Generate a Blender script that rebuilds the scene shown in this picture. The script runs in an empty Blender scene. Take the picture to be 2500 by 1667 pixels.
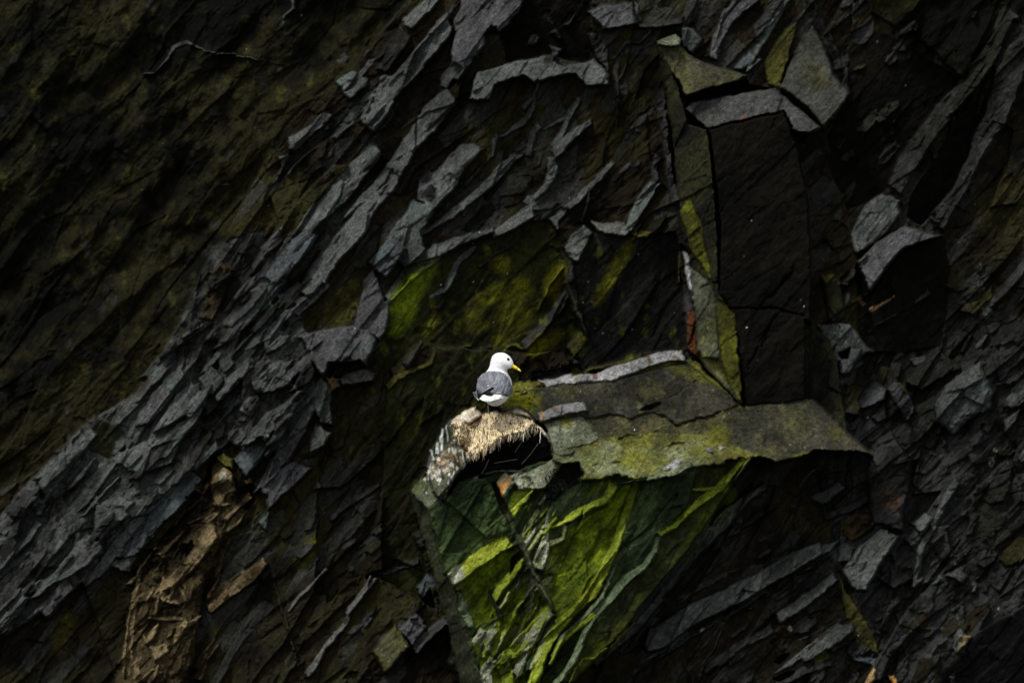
import bpy, math, random
import numpy as np
from mathutils import Vector

# ------------------------------------------------------------------ camera, light
D = 40.0                 # metres from lens to the cliff plane
S = 0.0024               # metres per photo pixel on that plane
scene = bpy.context.scene
cd = bpy.data.cameras.new("camera"); cam = bpy.data.objects.new("camera", cd)
scene.collection.objects.link(cam)
cam.location = (0, -D, 0); cam.rotation_euler = (math.radians(90), 0, 0)
cd.sensor_width = 36; cd.lens = 36 * D / (2500 * S); cd.clip_end = 500
scene.camera = cam
SUN_EL, SUN_AZ = 50.0, -32.0      # azimuth measured from the camera's side (-Y) towards -X (left)
ld = bpy.data.lights.new("sun", 'SUN'); ld.energy = 2.3; ld.angle = math.radians(14); ld.color = (1, .97, .92)
sun = bpy.data.objects.new("sun", ld); scene.collection.objects.link(sun)
el, az = math.radians(SUN_EL), math.radians(SUN_AZ)
sd_ = Vector((math.cos(el) * math.sin(az), -math.cos(el) * math.cos(az), math.sin(el)))
sun.rotation_euler = sd_.to_track_quat('Z', 'Y').to_euler()
w = bpy.data.worlds.new("World"); scene.world = w; w.use_nodes = True
nt = w.node_tree; sky = nt.nodes.new('ShaderNodeTexSky'); sky.sky_type = 'NISHITA'; sky.sun_disc = False
sky.sun_elevation = el; sky.sun_rotation = math.atan2(sd_.x, sd_.y)
bg = nt.nodes['Background']; bg.inputs[1].default_value = 0.15
hs = nt.nodes.new('ShaderNodeHueSaturation'); hs.inputs['Saturation'].default_value = .3      # thin high cloud
nt.links.new(sky.outputs[0], hs.inputs['Color']); nt.links.new(hs.outputs[0], bg.inputs[0])
scene.view_settings.view_transform = 'Standard'; scene.view_settings.look = 'None'
scene.view_settings.exposure = 0.35; scene.view_settings.gamma = 1

# ------------------------------------------------------------------ grid of the cliff relief
f32 = np.float32
def axis(lo, a, b, hi, fine, coarse_n):
    mid = np.arange(a, b + fine, fine)
    t = np.linspace(0, 1, coarse_n + 1)[1:]
    return np.concatenate([(a + (lo - a) * t ** 1.5)[::-1], mid, mid[-1] + (hi - mid[-1]) * t ** 1.5]).astype(f32)
FINE = 2.1
ax = axis(-900, -30, 2530, 3400, FINE, 110)
ay = axis(-750, -30, 1697, 2450, FINE, 95)
PX, PY = np.meshgrid(ax, ay)
NY, NX = PX.shape
X0 = (PX - 1250) * f32(S); Z0 = (833.5 - PY) * f32(S)

def lattice(seed, n=256):
    return np.random.RandomState(seed).rand(n, n).astype(f32)
def vnoise(x, y, seed):
    L = lattice(seed); xi = np.floor(x).astype(np.int32); yi = np.floor(y).astype(np.int32)
    fx = x - xi; fy = y - yi
    fx = fx * fx * fx * (fx * (fx * 6 - 15) + 10); fy = fy * fy * fy * (fy * (fy * 6 - 15) + 10)
    a = L[yi & 255, xi & 255]; b = L[yi & 255, (xi + 1) & 255]
    c = L[(yi + 1) & 255, xi & 255]; d = L[(yi + 1) & 255, (xi + 1) & 255]
    return ((a + (b - a) * fx) * (1 - fy) + (c + (d - c) * fx) * fy) * 2 - 1
def fbm(x, y, seed, octv=5, gain=.5):
    o = 0; a = 1; t = 0
    for k in range(octv):
        o = o + a * vnoise(x + 17.3 * k, y - 9.1 * k, seed + k); t += a
        a *= gain; x = x * 2.03; y = y * 2.03
    return (o / t).astype(f32)
def cells(x, y, seed):
    """jittered cells: centre offset, two hashes, edge distance"""
    R = np.random.RandomState(seed); J = R.rand(128, 128, 4).astype(f32)
    xi = np.floor(x).astype(np.int32); yi = np.floor(y).astype(np.int32)
    b1 = np.full(x.shape, 9, f32); b2 = np.full(x.shape, 9, f32)
    cx = np.zeros(x.shape, f32); cy = cx.copy(); ix = np.zeros(x.shape, np.int32); iy = ix.copy()
    for dy in (-1, 0, 1):
        for dx in (-1, 0, 1):
            gx = xi + dx; gy = yi + dy; j = J[gy & 127, gx & 127]
            px = gx + j[..., 0] - x; py = gy + j[..., 1] - y; d = px * px + py * py
            m = d < b1
            b2 = np.where(m, b1, np.minimum(b2, d))
            cx = np.where(m, px, cx); cy = np.where(m, py, cy)
            ix = np.where(m, gx & 127, ix); iy = np.where(m, gy & 127, iy); b1 = np.where(m, d, b1)
    h = J[iy, ix]
    return -cx, -cy, h[..., 2] * 2 - 1, h[..., 3] * 2 - 1, np.sqrt(b2) - np.sqrt(b1)
def facets(u, v, su, sv, seed, tilt, off):
    cu, cv, h1, h2, e = cells(u / su, v / sv, seed)
    return off * h1 + tilt * (h2 * cv * sv + (h1 * 7 % 1 - .5) * cu * su * .6), e

TH = math.radians(50)                                  # dip of the slate beds across the face
U = X0 * math.cos(TH) + Z0 * math.sin(TH); V = -X0 * math.sin(TH) + Z0 * math.cos(TH)
bend = fbm(X0 * .6, Z0 * .6, 90, 3) * .35
Ub, Vb = U + bend, V + bend * .5
# wobble that breaks the traced edges
WX = PX + 4.0 * fbm(X0 * 9, Z0 * 9, 11, 3) + 2.6 * fbm(X0 * 40, Z0 * 40, 12, 2)
WY = PY + 4.0 * fbm(X0 * 9, Z0 * 9, 13, 3) + 2.6 * fbm(X0 * 40, Z0 * 40, 14, 2)

_,_,ca,cb,_ = cells(U / .11, V / .05, 77); _,_,cc_,cd_,_ = cells(U / .035, V / .022, 78)
WX = WX + 4.2 * ca + 1.6 * cc_; WY = WY + 4.2 * cb + 1.6 * cd_
# ------------------------------------------------------------------ kinds of rock: colour, second colour, facet, rough, speckle
K = {
 'g': ((.062,.067,.061), (.030,.032,.029), 1.0, .5, .6),
 'gp': ((.055,.054,.055), (.028,.029,.028), 1.0, .5, .6),
 'gt': ((.057,.068,.061), (.034,.037,.034), .9, .5, .6),
 'gb': ((.050,.062,.061), (.032,.035,.036), .8, .4, .5),
 'gd': ((.027,.027,.026), (.009,.009,.007), 1.2, .6, .5),
 'gm': ((.050,.054,.049), (.012,.012,.009), 1.2, .6, .5),
 'mw': ((.040,.048,.008), (.014,.017,.006), .5, .7, .3),
 'os': ((.042,.046,.024), (.018,.020,.012), .5, .7, .5),
 'gw': ((.075,.075,.066), (.05,.05,.045), .5, .8, .9),
 'br': ((.0125,.0108,.0052), (.0038,.0034,.0020), .8, .6, .30),
 'bd': ((.0042,.0038,.0021), (.0018,.0017,.0012), .15, .9, .7),
 'bm': ((.0115,.0106,.0036), (.0019,.0019,.0011), .45, 1.3, .6),
 'bk': ((.004,.004,.004), (.002,.002,.002), .3, .6, .3),
 'bs': ((.0130,.0135,.0100), (.0050,.0052,.0050), .3, .4, 1.1),
 'ol': ((.050,.048,.010), (.020,.018,.006), .4, .8, .4),
 'od': ((.019,.020,.009), (.009,.009,.006), .4, .6, .3),
 'wm': ((.0150,.0165,.0040), (.0070,.0072,.0030), .35, .7, .3),
 'mo': ((.125,.125,.004), (.055,.056,.004), .3, .7, .3),
 'ml': ((.135,.180,.008), (.038,.056,.005), .7, .9, .3),
 'li': ((.230,.275,.030), (.110,.140,.012), 1.1, .9, .5),
 'lp': ((.300,.320,.130), (.150,.170,.060), 1.1, .9, .5),
 'pa': ((.290,.300,.215), (.130,.140,.090), 1.1, .9, .6),
 'pt': ((.120,.150,.080), (.052,.072,.038), .8, .7, .4),
 'dg': ((.036,.056,.018), (.012,.020,.008), .7, .7, .3),
 'ta': ((.300,.200,.085), (.140,.085,.035), .8, 1.2, .7),
 'tb': ((.135,.102,.052), (.022,.016,.008), 1.1, 3.2, 1.0),
 'td': ((.040,.030,.014), (.007,.0055,.003), 1.3, 3.2, .9),
 'or': ((.420,.190,.040), (.200,.110,.040), .4, .8, .5),
 'ru': ((.120,.036,.012), (.045,.018,.008), .3, .5, .3),
 'wh': ((.260,.255,.250), (.130,.130,.125), .4, .9, .9),
 'led': ((.058,.055,.022), (.022,.022,.013), .2, .6, 1.3),
 'ldk': ((.032,.031,.021), (.012,.012,.009), .2, .6, 1.4),
 'ly': ((.095,.096,.018), (.042,.043,.014), .2, .6, .8),
 'lg': ((.160,.175,.100), (.075,.085,.045), .2, .5, .6),
 'pg': ((.130,.140,.095), (.060,.066,.040), .25, .6, .9),
 'iv': ((.740,.680,.580), (.450,.380,.280), .1, 1.0, .3),
 'st': ((.800,.610,.390), (.300,.190,.095), 0, 2.8, .3),
 'gu': ((.72,.73,.69), (.5,.51,.48), .2, .5, .3),
}
KN = list(K)
CROP = {'A':(0,0),'B':(800,0),'C':(1600,0),'D':(0,530),'E':(800,530),'F':(1600,530),'G':(0,1067),'H':(800,1067),'I':(1600,1067)}
CR = {k:(v[0],v[1],900/2352.) for k, v in CROP.items()}
CR.update(S=(0,0,1), L=(1300,830,520/2352.), M=(980,1080,500/2352.), N=(980,960,440/2352.), O=(1080,1340,500/2352.),
          P=(1580,60,300/1307.), K=(1100,830,240/1882.))
def pts_of(crop, s):
    x0, y0, k = CR[crop]; out = []
    for t in s.split():
        v = [float(q) for q in t.split(',')]
        out.append([x0 + v[0] * k, y0 + v[1] * k] + [q * k for q in v[2:]])
    return out
def ribbon_poly(pw):
    P = np.array([p[:2] for p in pw], float); W = np.array([p[2] for p in pw], float) / 2
    T = np.gradient(P, axis=0) if len(P) > 2 else np.repeat((P[1:] - P[:1]), 2, 0)
    T /= np.linalg.norm(T, axis=1)[:, None] + 1e-9; Nn = np.stack([-T[:, 1], T[:, 0]], 1)
    a = P + Nn * W[:, None]; b = P - Nn * W[:, None]
    a[0] -= T[0] * W[0] * .4; b[-1] += T[-1] * W[-1] * .4
    return np.concatenate([a, b[::-1]]).tolist()
def sdist(poly, x, y):
    """signed distance in pixels, positive inside"""
    d = np.full(x.shape, 1e9, f32); ins = np.zeros(x.shape, bool); n = len(poly)
    for i in range(n):
        ax_, ay_ = poly[i][:2]; bx, by = poly[(i + 1) % n][:2]
        ex, ey = bx - ax_, by - ay_; L2 = ex * ex + ey * ey + 1e-9
        t = np.clip(((x - ax_) * ex + (y - ay_) * ey) / L2, 0, 1)
        dx = x - ax_ - t * ex; dy = y - ay_ - t * ey; d = np.minimum(d, dx * dx + dy * dy)
        if by != ay_:
            c = ((ay_ > y) != (by > y)) & (x < (bx - ax_) * (y - ay_) / (by - ay_) + ax_)
            ins ^= c
    d = np.sqrt(d); return np.where(ins, d, -d)

H = (.10 * fbm(X0 * .7, Z0 * .7, 1, 3)).astype(f32)
C = np.zeros((NY, NX, 3), f32); C2 = C.copy(); FA = np.zeros((NY, NX), f32); RA = FA.copy(); SP = FA.copy()
k0 = K['br']; C[:] = k0[0]; C2[:] = k0[1]; FA[:] = k0[2]; RA[:] = k0[3]; SP[:] = k0[4]
ID = np.zeros((NY, NX), np.int32)
IDS = ['cliff']
def sub_of(poly, pad):
    xs = [p[0] for p in poly]; ys = [p[1] for p in poly]
    i0, i1 = np.searchsorted(ax, [min(xs) - pad, max(xs) + pad]); j0, j1 = np.searchsorted(ay, [min(ys) - pad, max(ys) + pad])
    return slice(max(j0, 0), j1 + 1), slice(max(i0, 0), i1 + 1)
HS = .74                  # how far the big blocks stand out
WOB = [.5]
def put(poly, kind, p=.05, s=.6, ang=None, hp=None, Habs=None, dome=None, soft=1.3, oid=None, coloronly=False, alpha=1, edge=0, wob=None):
    if wob is None: wob = WOB[0]
    sl = sub_of(poly, soft + 14)
    x = PX[sl] + wob * (WX[sl] - PX[sl]); y = PY[sl] + wob * (WY[sl] - PY[sl])
    if x.size == 0: return
    sd = sdist(poly, x, y)
    wt = np.clip(sd / (2 * soft) + .5, 0, 1); wt = wt * wt * (3 - 2 * wt)
    if coloronly: wt = wt * alpha * (1 if soft < 5 else np.clip(.75 + .9 * fbm(X0[sl] * 6, Z0[sl] * 6, 31, 4), 0, 1))
    k = K[kind]; w3 = wt[..., None]
    C[sl] += (np.array(k[0], f32) - C[sl]) * w3; C2[sl] += (np.array(k[1], f32) - C2[sl]) * w3
    SP[sl] += (k[4] - SP[sl]) * wt
    if coloronly: return
    FA[sl] += (k[2] - FA[sl]) * wt; RA[sl] += (k[3] - RA[sl]) * wt
    m = sd > 0
    if not m.any(): return
    P = np.array([q[:2] for q in poly])
    xs, zs = X0[sl], Z0[sl]
    if hp is not None:
        A = np.array([[(q[0] - 1250) * S, (833.5 - q[1]) * S, 1] for q in hp]); c = np.linalg.lstsq(A, np.array([q[2] * HS for q in hp]), rcond=None)[0]
        h = c[0] * xs + c[1] * zs + c[2]
    else:
        mx, mz = float(xs[m].mean()), float(zs[m].mean())
        base = float(np.median(H[sl][m])) + p if Habs is None else Habs * HS
        if ang is None:
            cxy = np.cov(np.stack([xs[m][::7], zs[m][::7]])) if m.sum() > 30 else np.eye(2)
            ev, evec = np.linalg.eigh(cxy); nrm = evec[:, 0]
            if nrm @ np.array([-.6, .8]) < 0: nrm = -nrm
        else:
            a = math.radians(ang); nrm = np.array([math.cos(a), math.sin(a)])
        h = base - s * ((xs - mx) * nrm[0] + (zs - mz) * nrm[1])
    if dome:
        amp, r = dome; h = h + amp * (np.sqrt(np.clip(1 - (1 - np.clip(sd / r, 0, 1)) ** 2, 0, 1)) - 1)
    if edge: h = h - edge * np.exp(-np.clip(sd, 0, 99) / 4)
    H[sl] += (h.astype(f32) - H[sl]) * wt
    if oid is not None:
        if oid not in IDS: IDS.append(oid)
        I = ID[sl]; I[wt > .5] = IDS.index(oid)
def PG(crop, kind, s_, **kw): put(pts_of(crop, s_), kind, **kw)
def RB(crop, kind, s_, **kw):
    put(ribbon_poly(pts_of(crop, s_)), kind, **kw)
nlayer = [0]
def layer(name='rock_layer'):
    nlayer[0] += 1
    return 'cliff/%s/%d' % (name, nlayer[0])
def LP(crop, kind, s_, **kw): kw.setdefault('edge', .014); kw['p'] = kw.get('p', .05) * 1.5; PG(crop, kind, s_, oid=layer(), **kw)
def LR(crop, kind, s_, **kw): kw.setdefault('edge', .008); kw['p'] = kw.get('p', .03) * 1.5; kw.setdefault('s', .9); RB(crop, kind, s_, oid=layer(), **kw)
def blob(crop, kind, x, y, rx, ry, angd=0, soft=14, alpha=1):
    x0, y0, k = CR[crop]; a = math.radians(-angd); P = []
    angd = angd
    for i in range(16):
        t = i * math.tau / 16; px = rx * math.cos(t); py = ry * math.sin(t)
        P.append([x0 + k * (x + px * math.cos(a) - py * math.sin(a)), y0 + k * (y + px * math.sin(a) + py * math.cos(a))])
    put(P, kind, coloronly=True, soft=soft, alpha=alpha)

# ------------------------------------------------------------------ large regions of the face
PG('S','bm',"-900,-750 1500,-750 1010,-20 880,140 700,300 560,560 470,760 300,1000 120,1130 -900,1700", p=.10, s=.12, ang=-40, soft=6)
PG('S','bm',"1900,-750 3400,-750 3400,350 2460,150 2350,200 2260,110 2130,30", p=.22, s=.2, ang=-70, soft=3)
PG('S','bd',"2110,60 2180,90 2290,160 2360,205 2240,330 2160,470 2070,510 2030,420 2020,330 2070,230 2070,120", p=-.05, s=.2, ang=-60)
PG('S','bd',"1220,80 1280,-100 1450,-100 1440,70 1480,170 1330,130 1240,150", p=-.15, s=.3, ang=-70)
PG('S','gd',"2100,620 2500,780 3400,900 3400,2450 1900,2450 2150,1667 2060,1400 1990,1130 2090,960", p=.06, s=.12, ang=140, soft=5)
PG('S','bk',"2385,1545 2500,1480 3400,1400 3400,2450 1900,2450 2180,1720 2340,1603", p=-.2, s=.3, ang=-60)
PG('S','gm',"-900,1900 -60,1330 60,1190 200,1040 350,950 430,800 520,600 640,560 700,700 760,830 770,1000 700,1140 560,1080 440,1180 330,1340 200,1440 0,1560 -900,2300", p=.05, s=.12, ang=135, soft=4)
PG('S','br',"-900,2450 -900,2200 0,1600 120,1500 200,1420 290,1667 200,2450", p=-.04, s=.15, ang=-30)
# moss-walled bay behind the ledge
PG('E','wm',"390,545 500,400 620,290 860,150 1040,110 1250,40 1460,20 1490,200 1530,430 1650,750 1560,900 1270,870 920,840 690,820 600,790 350,1010 320,900", p=-.10, s=.3, ang=-50)
PG('E','bs',"1650,760 1560,300 1650,100 1950,120 2220,100 2260,400 2290,830 2140,860 1650,960 1570,900", p=-.16, s=.35, ang=-60)
PG('E','br',"0,1110 300,1050 380,900 420,1060 360,1330 360,1700 200,2400 -80,2400 -50,1568", p=-.12, s=.25, ang=-40)
PG('E','wm',"380,1080 640,950 690,840 1150,850 1230,1030 1300,1100 1180,1300 760,1500 560,1750 540,1900 620,2200 690,2500 350,2300 350,1400", p=-.08, s=.25, ang=-45)
# ------------------------------------------------------------------ beds, left and centre
RB('A','gt',"925,465,8 985,465,12 1050,390,16 1110,300,18 1190,262,20 1235,285,12 1350,340,7 1450,340,6 1650,390,5", p=.02, s=.9, oid=layer('vein'))
RB('A','gt',"1760,195,14 1810,130,24 1815,95,22 1870,60,24 1860,10,22 1880,-60,20", p=.02, s=.9, oid=layer('vein'))
LP('B','gt',"55,520 150,458 262,500 250,545 140,640 90,560")
LP('A','g',"1840,870 1995,790 2075,700 2120,740 2060,830 1910,985 1850,960")
LP('A','g',"1780,1000 1850,985 1890,1010 1850,1135 1790,1050")
LP('B','g',"-185,1470 15,1190 180,1000 290,890 345,990 150,1250 0,1390 -130,1500", s=.9)
LP('B','g',"205,750 240,660 330,540 340,490 410,480 740,105 800,180 770,240 700,330 600,450 490,560 400,680 310,850 215,790", s=.9, p=.08)
LP('B','gd',"310,440 400,280 470,165 530,240 450,380 375,475", s=.8)
LP('B','g',"470,140 620,0 650,-60 740,-60 720,0 545,190 500,170", s=.9)
LP('B','gp',"800,120 860,0 900,-80 1270,-80 1250,0 1210,90 1090,215 1075,180 1000,230 1010,290 930,380 830,520 790,500 790,320 810,200", p=.10, s=.5)
LP('B','g',"720,480 790,400 860,440 800,520 760,575 720,550", p=.02)
LP('B','g',"510,860 620,680 760,570 830,650 700,830 640,880 560,960 520,1050 460,1130 400,1090 410,1000 470,900", s=.9, p=.06)
LP('B','gp',"160,1350 380,1070 460,1130 420,1230 300,1360 240,1480 130,1530 30,1600 -30,1620", s=.8)
LP('B','g',"790,980 850,920 930,915 1000,950 950,1010 870,1080 820,1190 740,1280 680,1340 560,1270 580,1150 640,1130 720,1070", s=.8, p=.07)
PG('B','gp',"585,1140 640,1165 690,1200 690,1310 565,1260", p=-.01, s=.5, ang=-30)
LP('B','gt',"360,1568 400,1480 540,1275 690,1330 640,1420 600,1480 620,1600 500,1740 380,1560", s=.8, p=.07)
LP('E','gb',"255,295 370,150 440,170 510,200 370,385", s=.8, p=.09)
LR('B','g',"600,1490,30 760,1390,50 930,1260,55 1060,1140,70 1180,1010,60 1250,990,20", p=.05)
LR('B','gd',"680,1350,12 880,1180,16 1050,1000,14 1075,850,12")
LR('B','g',"1055,1500,50 1180,1430,70 1300,1350,90", p=.05)
LP('B','gt',"1280,1240 1310,1240 1350,1345 1290,1350 1250,1290", p=.02)
LR('B','g',"1320,1260,40 1380,1210,36 1440,1100,60 1430,1010,60", s=.6)
LR('E','g',"385,530,60 520,360,95 700,215,90 860,150,60 1010,100,40 1060,80,30", p=.06, s=.9)
LP('B','g',"900,640 930,520 960,460 1010,450 1150,400 1390,355 1440,380 1500,420 1640,400 1700,370 1800,480 1790,545 1650,555 1590,480 1490,490 1320,525 1240,490 1060,550 1030,640", ang=95, s=.9, p=.16)
LR('B','gt',"1350,520,30 1310,620,20 1240,690,40")
LR('B','g',"1320,600,12 1310,700,30 1230,790,44 1140,850,24 1085,865,12")
LR('B','gt',"1080,850,16 1060,920,30 1050,1000,14")
LR('B','g',"1350,800,40 1300,860,50 1285,1000,40")
LR('B','gt',"1610,625,30 1540,740,40 1420,810,16 1370,830,10")
LR('B','g',"1550,700,30 1500,840,44 1440,940,60")
LR('B','g',"1680,780,40 1560,870,60 1440,980,74", p=.05)
LR('B','g',"1820,1040,30 1720,1150,45 1600,1270,50 1520,1330,40 1440,1400,60 1470,1470,12")
LR('B','gt',"2110,1150,60 2030,1250,80 1960,1370,80 1920,1460,50", p=.05)
LR('B','gd',"2110,1000,50 2080,1080,40 2100,1160,60")
LR('B','gd',"1620,1420,30 1660,1300,20 1680,1200,16")
LP('B','gw',"1670,1400 1760,1420 1890,1415 1930,1480 1900,1505 1740,1480 1690,1440", ang=90, s=.9, p=.06)
LP('E','g',"1490,215 1570,110 1640,50 1690,100 1640,200 1590,290 1540,260", s=.7, p=.06)
PG('E','ol',"1940,110 2000,90 2070,95 2050,130 1960,130", p=.03, s=.7, ang=90)
LP('B','gp',"1660,70 1740,40 1940,15 1970,155 1870,175 1760,190 1700,130", ang=90, s=.8, p=.15)
LR('B','gd',"1980,170,20 2080,170,35 2260,135,45", ang=95, p=.08)
LR('B','gp',"1940,-40,30 1975,60,30 1985,140,24", s=.5)
LR('B','gd',"2060,190,34 1990,270,34 1900,280,22 1850,370,44 1840,480,34 1850,600,20 1850,800,14", s=.5)
LR('B','gd',"2070,230,14 1960,350,14 1900,440,18 1860,520,12")
LP('B','gt',"1410,290 1500,310 1470,365 1440,360", s=.9)
LR('B','gd',"1410,120,20 1440,200,40 1480,250,30")
LP('B','gd',"1660,220 1720,210 1790,330 1800,480 1720,380", p=.02, s=.4, ang=180)
# bay details
LR('E','g',"650,520,30 750,460,40 830,300,44 940,180,30", s=.7)
LR('E','gd',"640,700,12 700,590,24 750,540,10")
LR('E','gd',"970,310,10 1060,240,14 1160,200,10")
LR('E','gd',"1260,820,60 1350,720,60 1480,560,66 1540,470,40", p=.04)
LR('E','ol',"1340,600,8 1410,430,18 1500,320,16")
LR('E','gd',"500,950,50 560,860,40 600,790,24")
LR('E','ol',"380,1090,40 430,1030,36 560,970,30 650,930,36 690,830,20")
LR('E','ol',"690,830,18 800,830,20 910,820,16", ang=90)
LR('E','gd',"920,850,10 1000,845,16 1050,830,10", ang=90)
LR('E','ol',"1140,840,30 1200,815,24 1250,840,20", ang=90)
LR('E','od',"1500,200,20 1530,420,24 1590,600,30 1660,760,20", s=.5, ang=160)
LP('E','ol',"1520,830 1600,720 1670,775 1570,885", p=.06, s=.4)
LP('E','td',"1230,1050 1240,940 1330,870 1420,850 1510,860 1560,935 1420,960 1310,980 1290,1030", p=.10, s=.5, ang=95)
PG('E','bk',"1310,985 1560,940 1650,940 1640,995 1300,1040", p=-.1, s=.3, ang=-90)
LR('E','ol',"1640,990,20 1670,965,28 1760,955,30 1880,920,28 2000,885,18", ang=95, p=.06)
blob('E','ml',540,440,230,75,52); blob('E','ml',480,650,130,50,60); blob('E','mo',655,690,80,28,60,alpha=.7)
blob('E','mo',1080,560,260,110,35,alpha=.75); blob('E','mo',1450,400,110,60,60,alpha=.8); blob('E','mo',1180,700,170,50,45,alpha=.6)
blob('E','mo',1390,800,130,50,35,alpha=.85); blob('E','mo',1830,350,250,40,60,alpha=.7); blob('E','mo',1110,300,50,60,60,alpha=.6)
blob('E','mo',520,1350,120,60,50,alpha=.45); blob('E','mo',900,1250,200,60,40,alpha=.3); blob('G','mo',1960,740,120,55,60,alpha=.3)
blob('E','ol',120,540,150,60,60); blob('D','ol',2180,560,180,90,60); blob('G','ol',400,1250,160,60,70,alpha=.7)
LP('E','gp',"-180,760 -50,720 80,700 170,685 250,715 310,780 290,850 240,900 140,925 0,930 -30,1020 -60,985 -110,900", ang=95, s=.9, p=.16)
LP('E','gp',"170,690 230,400 300,330 365,545 400,530 380,700 330,790 250,720", ang=165, s=.5, p=.07)
LP('E','gt',"200,900 215,830 300,770 290,830 240,945", p=.02, s=.5, ang=20)
LP('E','gw',"60,1030 130,980 240,960 300,1000 290,1040 90,1075", ang=95, s=.9, p=.08)
LP('E','ta',"-20,1020 60,1030 85,1080 20,1110", ang=100, s=.6, p=.06)
put(pts_of('E',"0,1050 60,1030 85,1080 20,1110"),'tb',coloronly=True,alpha=.6)
LP('D','g',"1980,1050 2050,1010 2080,1060 2110,1100 2120,1330 2040,1310 1980,1180", p=.06, s=.5, ang=185)
LP('D','gt',"1600,1060 1640,980 1760,930 1860,880 1980,1000 1960,1130 1880,1110 1820,1060", p=.03, s=.5)
# ------------------------------------------------------------------ left band of broken slate
LP('D','td',"1280,650 1320,480 1400,280 1510,340 1440,520 1360,660", s=.5, ang=170)
LR('D','gd',"1260,690,60 1190,730,60 1160,830,60 1140,980,60", s=.5)
LP('D','gb',"1700,300 1900,110 1960,90 2030,120 1990,190 1870,330 1770,460 1690,380", s=.9, p=.08)
LP('D','g',"1900,470 1960,350 2050,200 2230,30 2352,-20 2330,100 2200,250 2110,350 2040,490 2010,540", s=.9, p=.09)
LP('D','gw',"1750,490 1890,480 1960,510 2020,540 1990,560 1800,540", ang=90, s=.9, p=.05)
LP('D','g',"1590,470 1660,440 1760,600 1700,640 1620,560", p=.04)
LP('D','g',"1670,720 1740,680 1850,760 1790,830 1700,880 1680,800", p=.04)
LP('D','gw',"1400,870 1450,760 1560,590 1580,640 1520,780 1440,980", p=.03)
LP('D','g',"1380,900 1440,860 1500,930 1440,1000 1400,980", p=.04)
LP('D','g',"1260,1030 1350,950 1430,1040 1340,1150", p=.05)
LR('D','g',"1380,1160,50 1500,1020,70 1600,930,70", p=.05)
LP('D','gp',"880,1270 1000,1100 1090,1010 1150,1070 1050,1210 960,1330 870,1330", p=.05)
LP('D','g',"1000,1330 1120,1130 1220,1060 1320,1140 1250,1230 1100,1320 980,1380", p=.07)
LP('D','gp',"1600,1370 1700,1240 1920,1160 1860,1290 1800,1400 1700,1530 1600,1440", p=.09, s=.7)
LP('D','g',"1970,1430 2010,1320 2120,1370 2040,1500 1980,1530", p=.05)
LP('D','gd',"510,1340 600,1265 660,1300 550,1400", p=.05)
PG('D','od',"550,1400 660,1300 800,1360 800,1480 700,1540 570,1480", p=.0, s=.5, ang=-60, oid=layer())
LP('D','gd',"340,1500 430,1440 490,1500 380,1550", p=.05)
LP('D','g',"720,1540 880,1450 1000,1400 1150,1430 1100,1568 900,1640 740,1568", p=.04)
LP('D','gt',"1150,1560 1230,1420 1350,1380 1400,1480 1300,1568 1200,1640", p=.04)
LP('D','g',"1520,1230 1580,1130 1660,1180 1600,1280", p=.04)
LP('D','g',"1600,1050 1700,1010 1790,1060 1880,1040 1800,1100 1700,1120 1640,1130", p=.05)
LP('D','gd',"1860,870 1950,850 2020,980 1950,1130 1860,1060", p=.05, s=.6, ang=200)
LR('G','g',"250,540,50 180,650,55 80,740,60 0,820,60 -120,960,60", p=.04)
LR('G','g',"600,680,160 520,760,150 420,850,90 300,910,60 180,980,55 60,1080,60 0,1140,50 -120,1240,50", p=.06)
LR('G','gp',"440,930,90 360,1030,80 280,1130,60", p=.04)
LP('G','g',"610,440 750,370 920,430 830,490 700,600 640,680 610,600", p=.06, s=.6)
LP('G','gt',"500,520 640,370 620,430 540,500", p=.06)
LR('G','gb',"1250,250,100 1130,380,130 1000,500,130 880,640,130 800,760,100", p=.05, s=.6)
LP('G','gt',"640,780 780,770 880,760 820,870 700,830", p=.04)
LP('G','gd',"250,330 330,170 400,180 420,240 320,330", p=.05)
LP('G','gd',"30,480 150,340 260,330 230,450 120,520", p=.05)
LP('G','gb',"1500,150 1560,50 1640,-20 1720,60 1700,100 1650,180 1570,260", p=.06, s=.5)
LP('G','gp',"1620,300 1700,220 1760,200 1880,160 1990,190 1880,300 1720,460 1700,380", p=.08, s=.7)
LP('G','gt',"1650,540 1720,470 1720,520 1700,600", p=.04)
LR('G','gw',"1840,1110,12 1910,1010,30 2000,930,30 2090,840,16", p=.03)
LR('G','gw',"2400,900,26 2352,960,30 2230,1090,30 2210,1180,30 2080,1340,40 1960,1520,50", p=.03)
LR('G','od',"1740,880,8 1790,1070,14 1840,1220,14 1890,1420,14 1820,1520,50 1760,1600,60", p=.02)
rr = random.Random(77)
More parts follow.
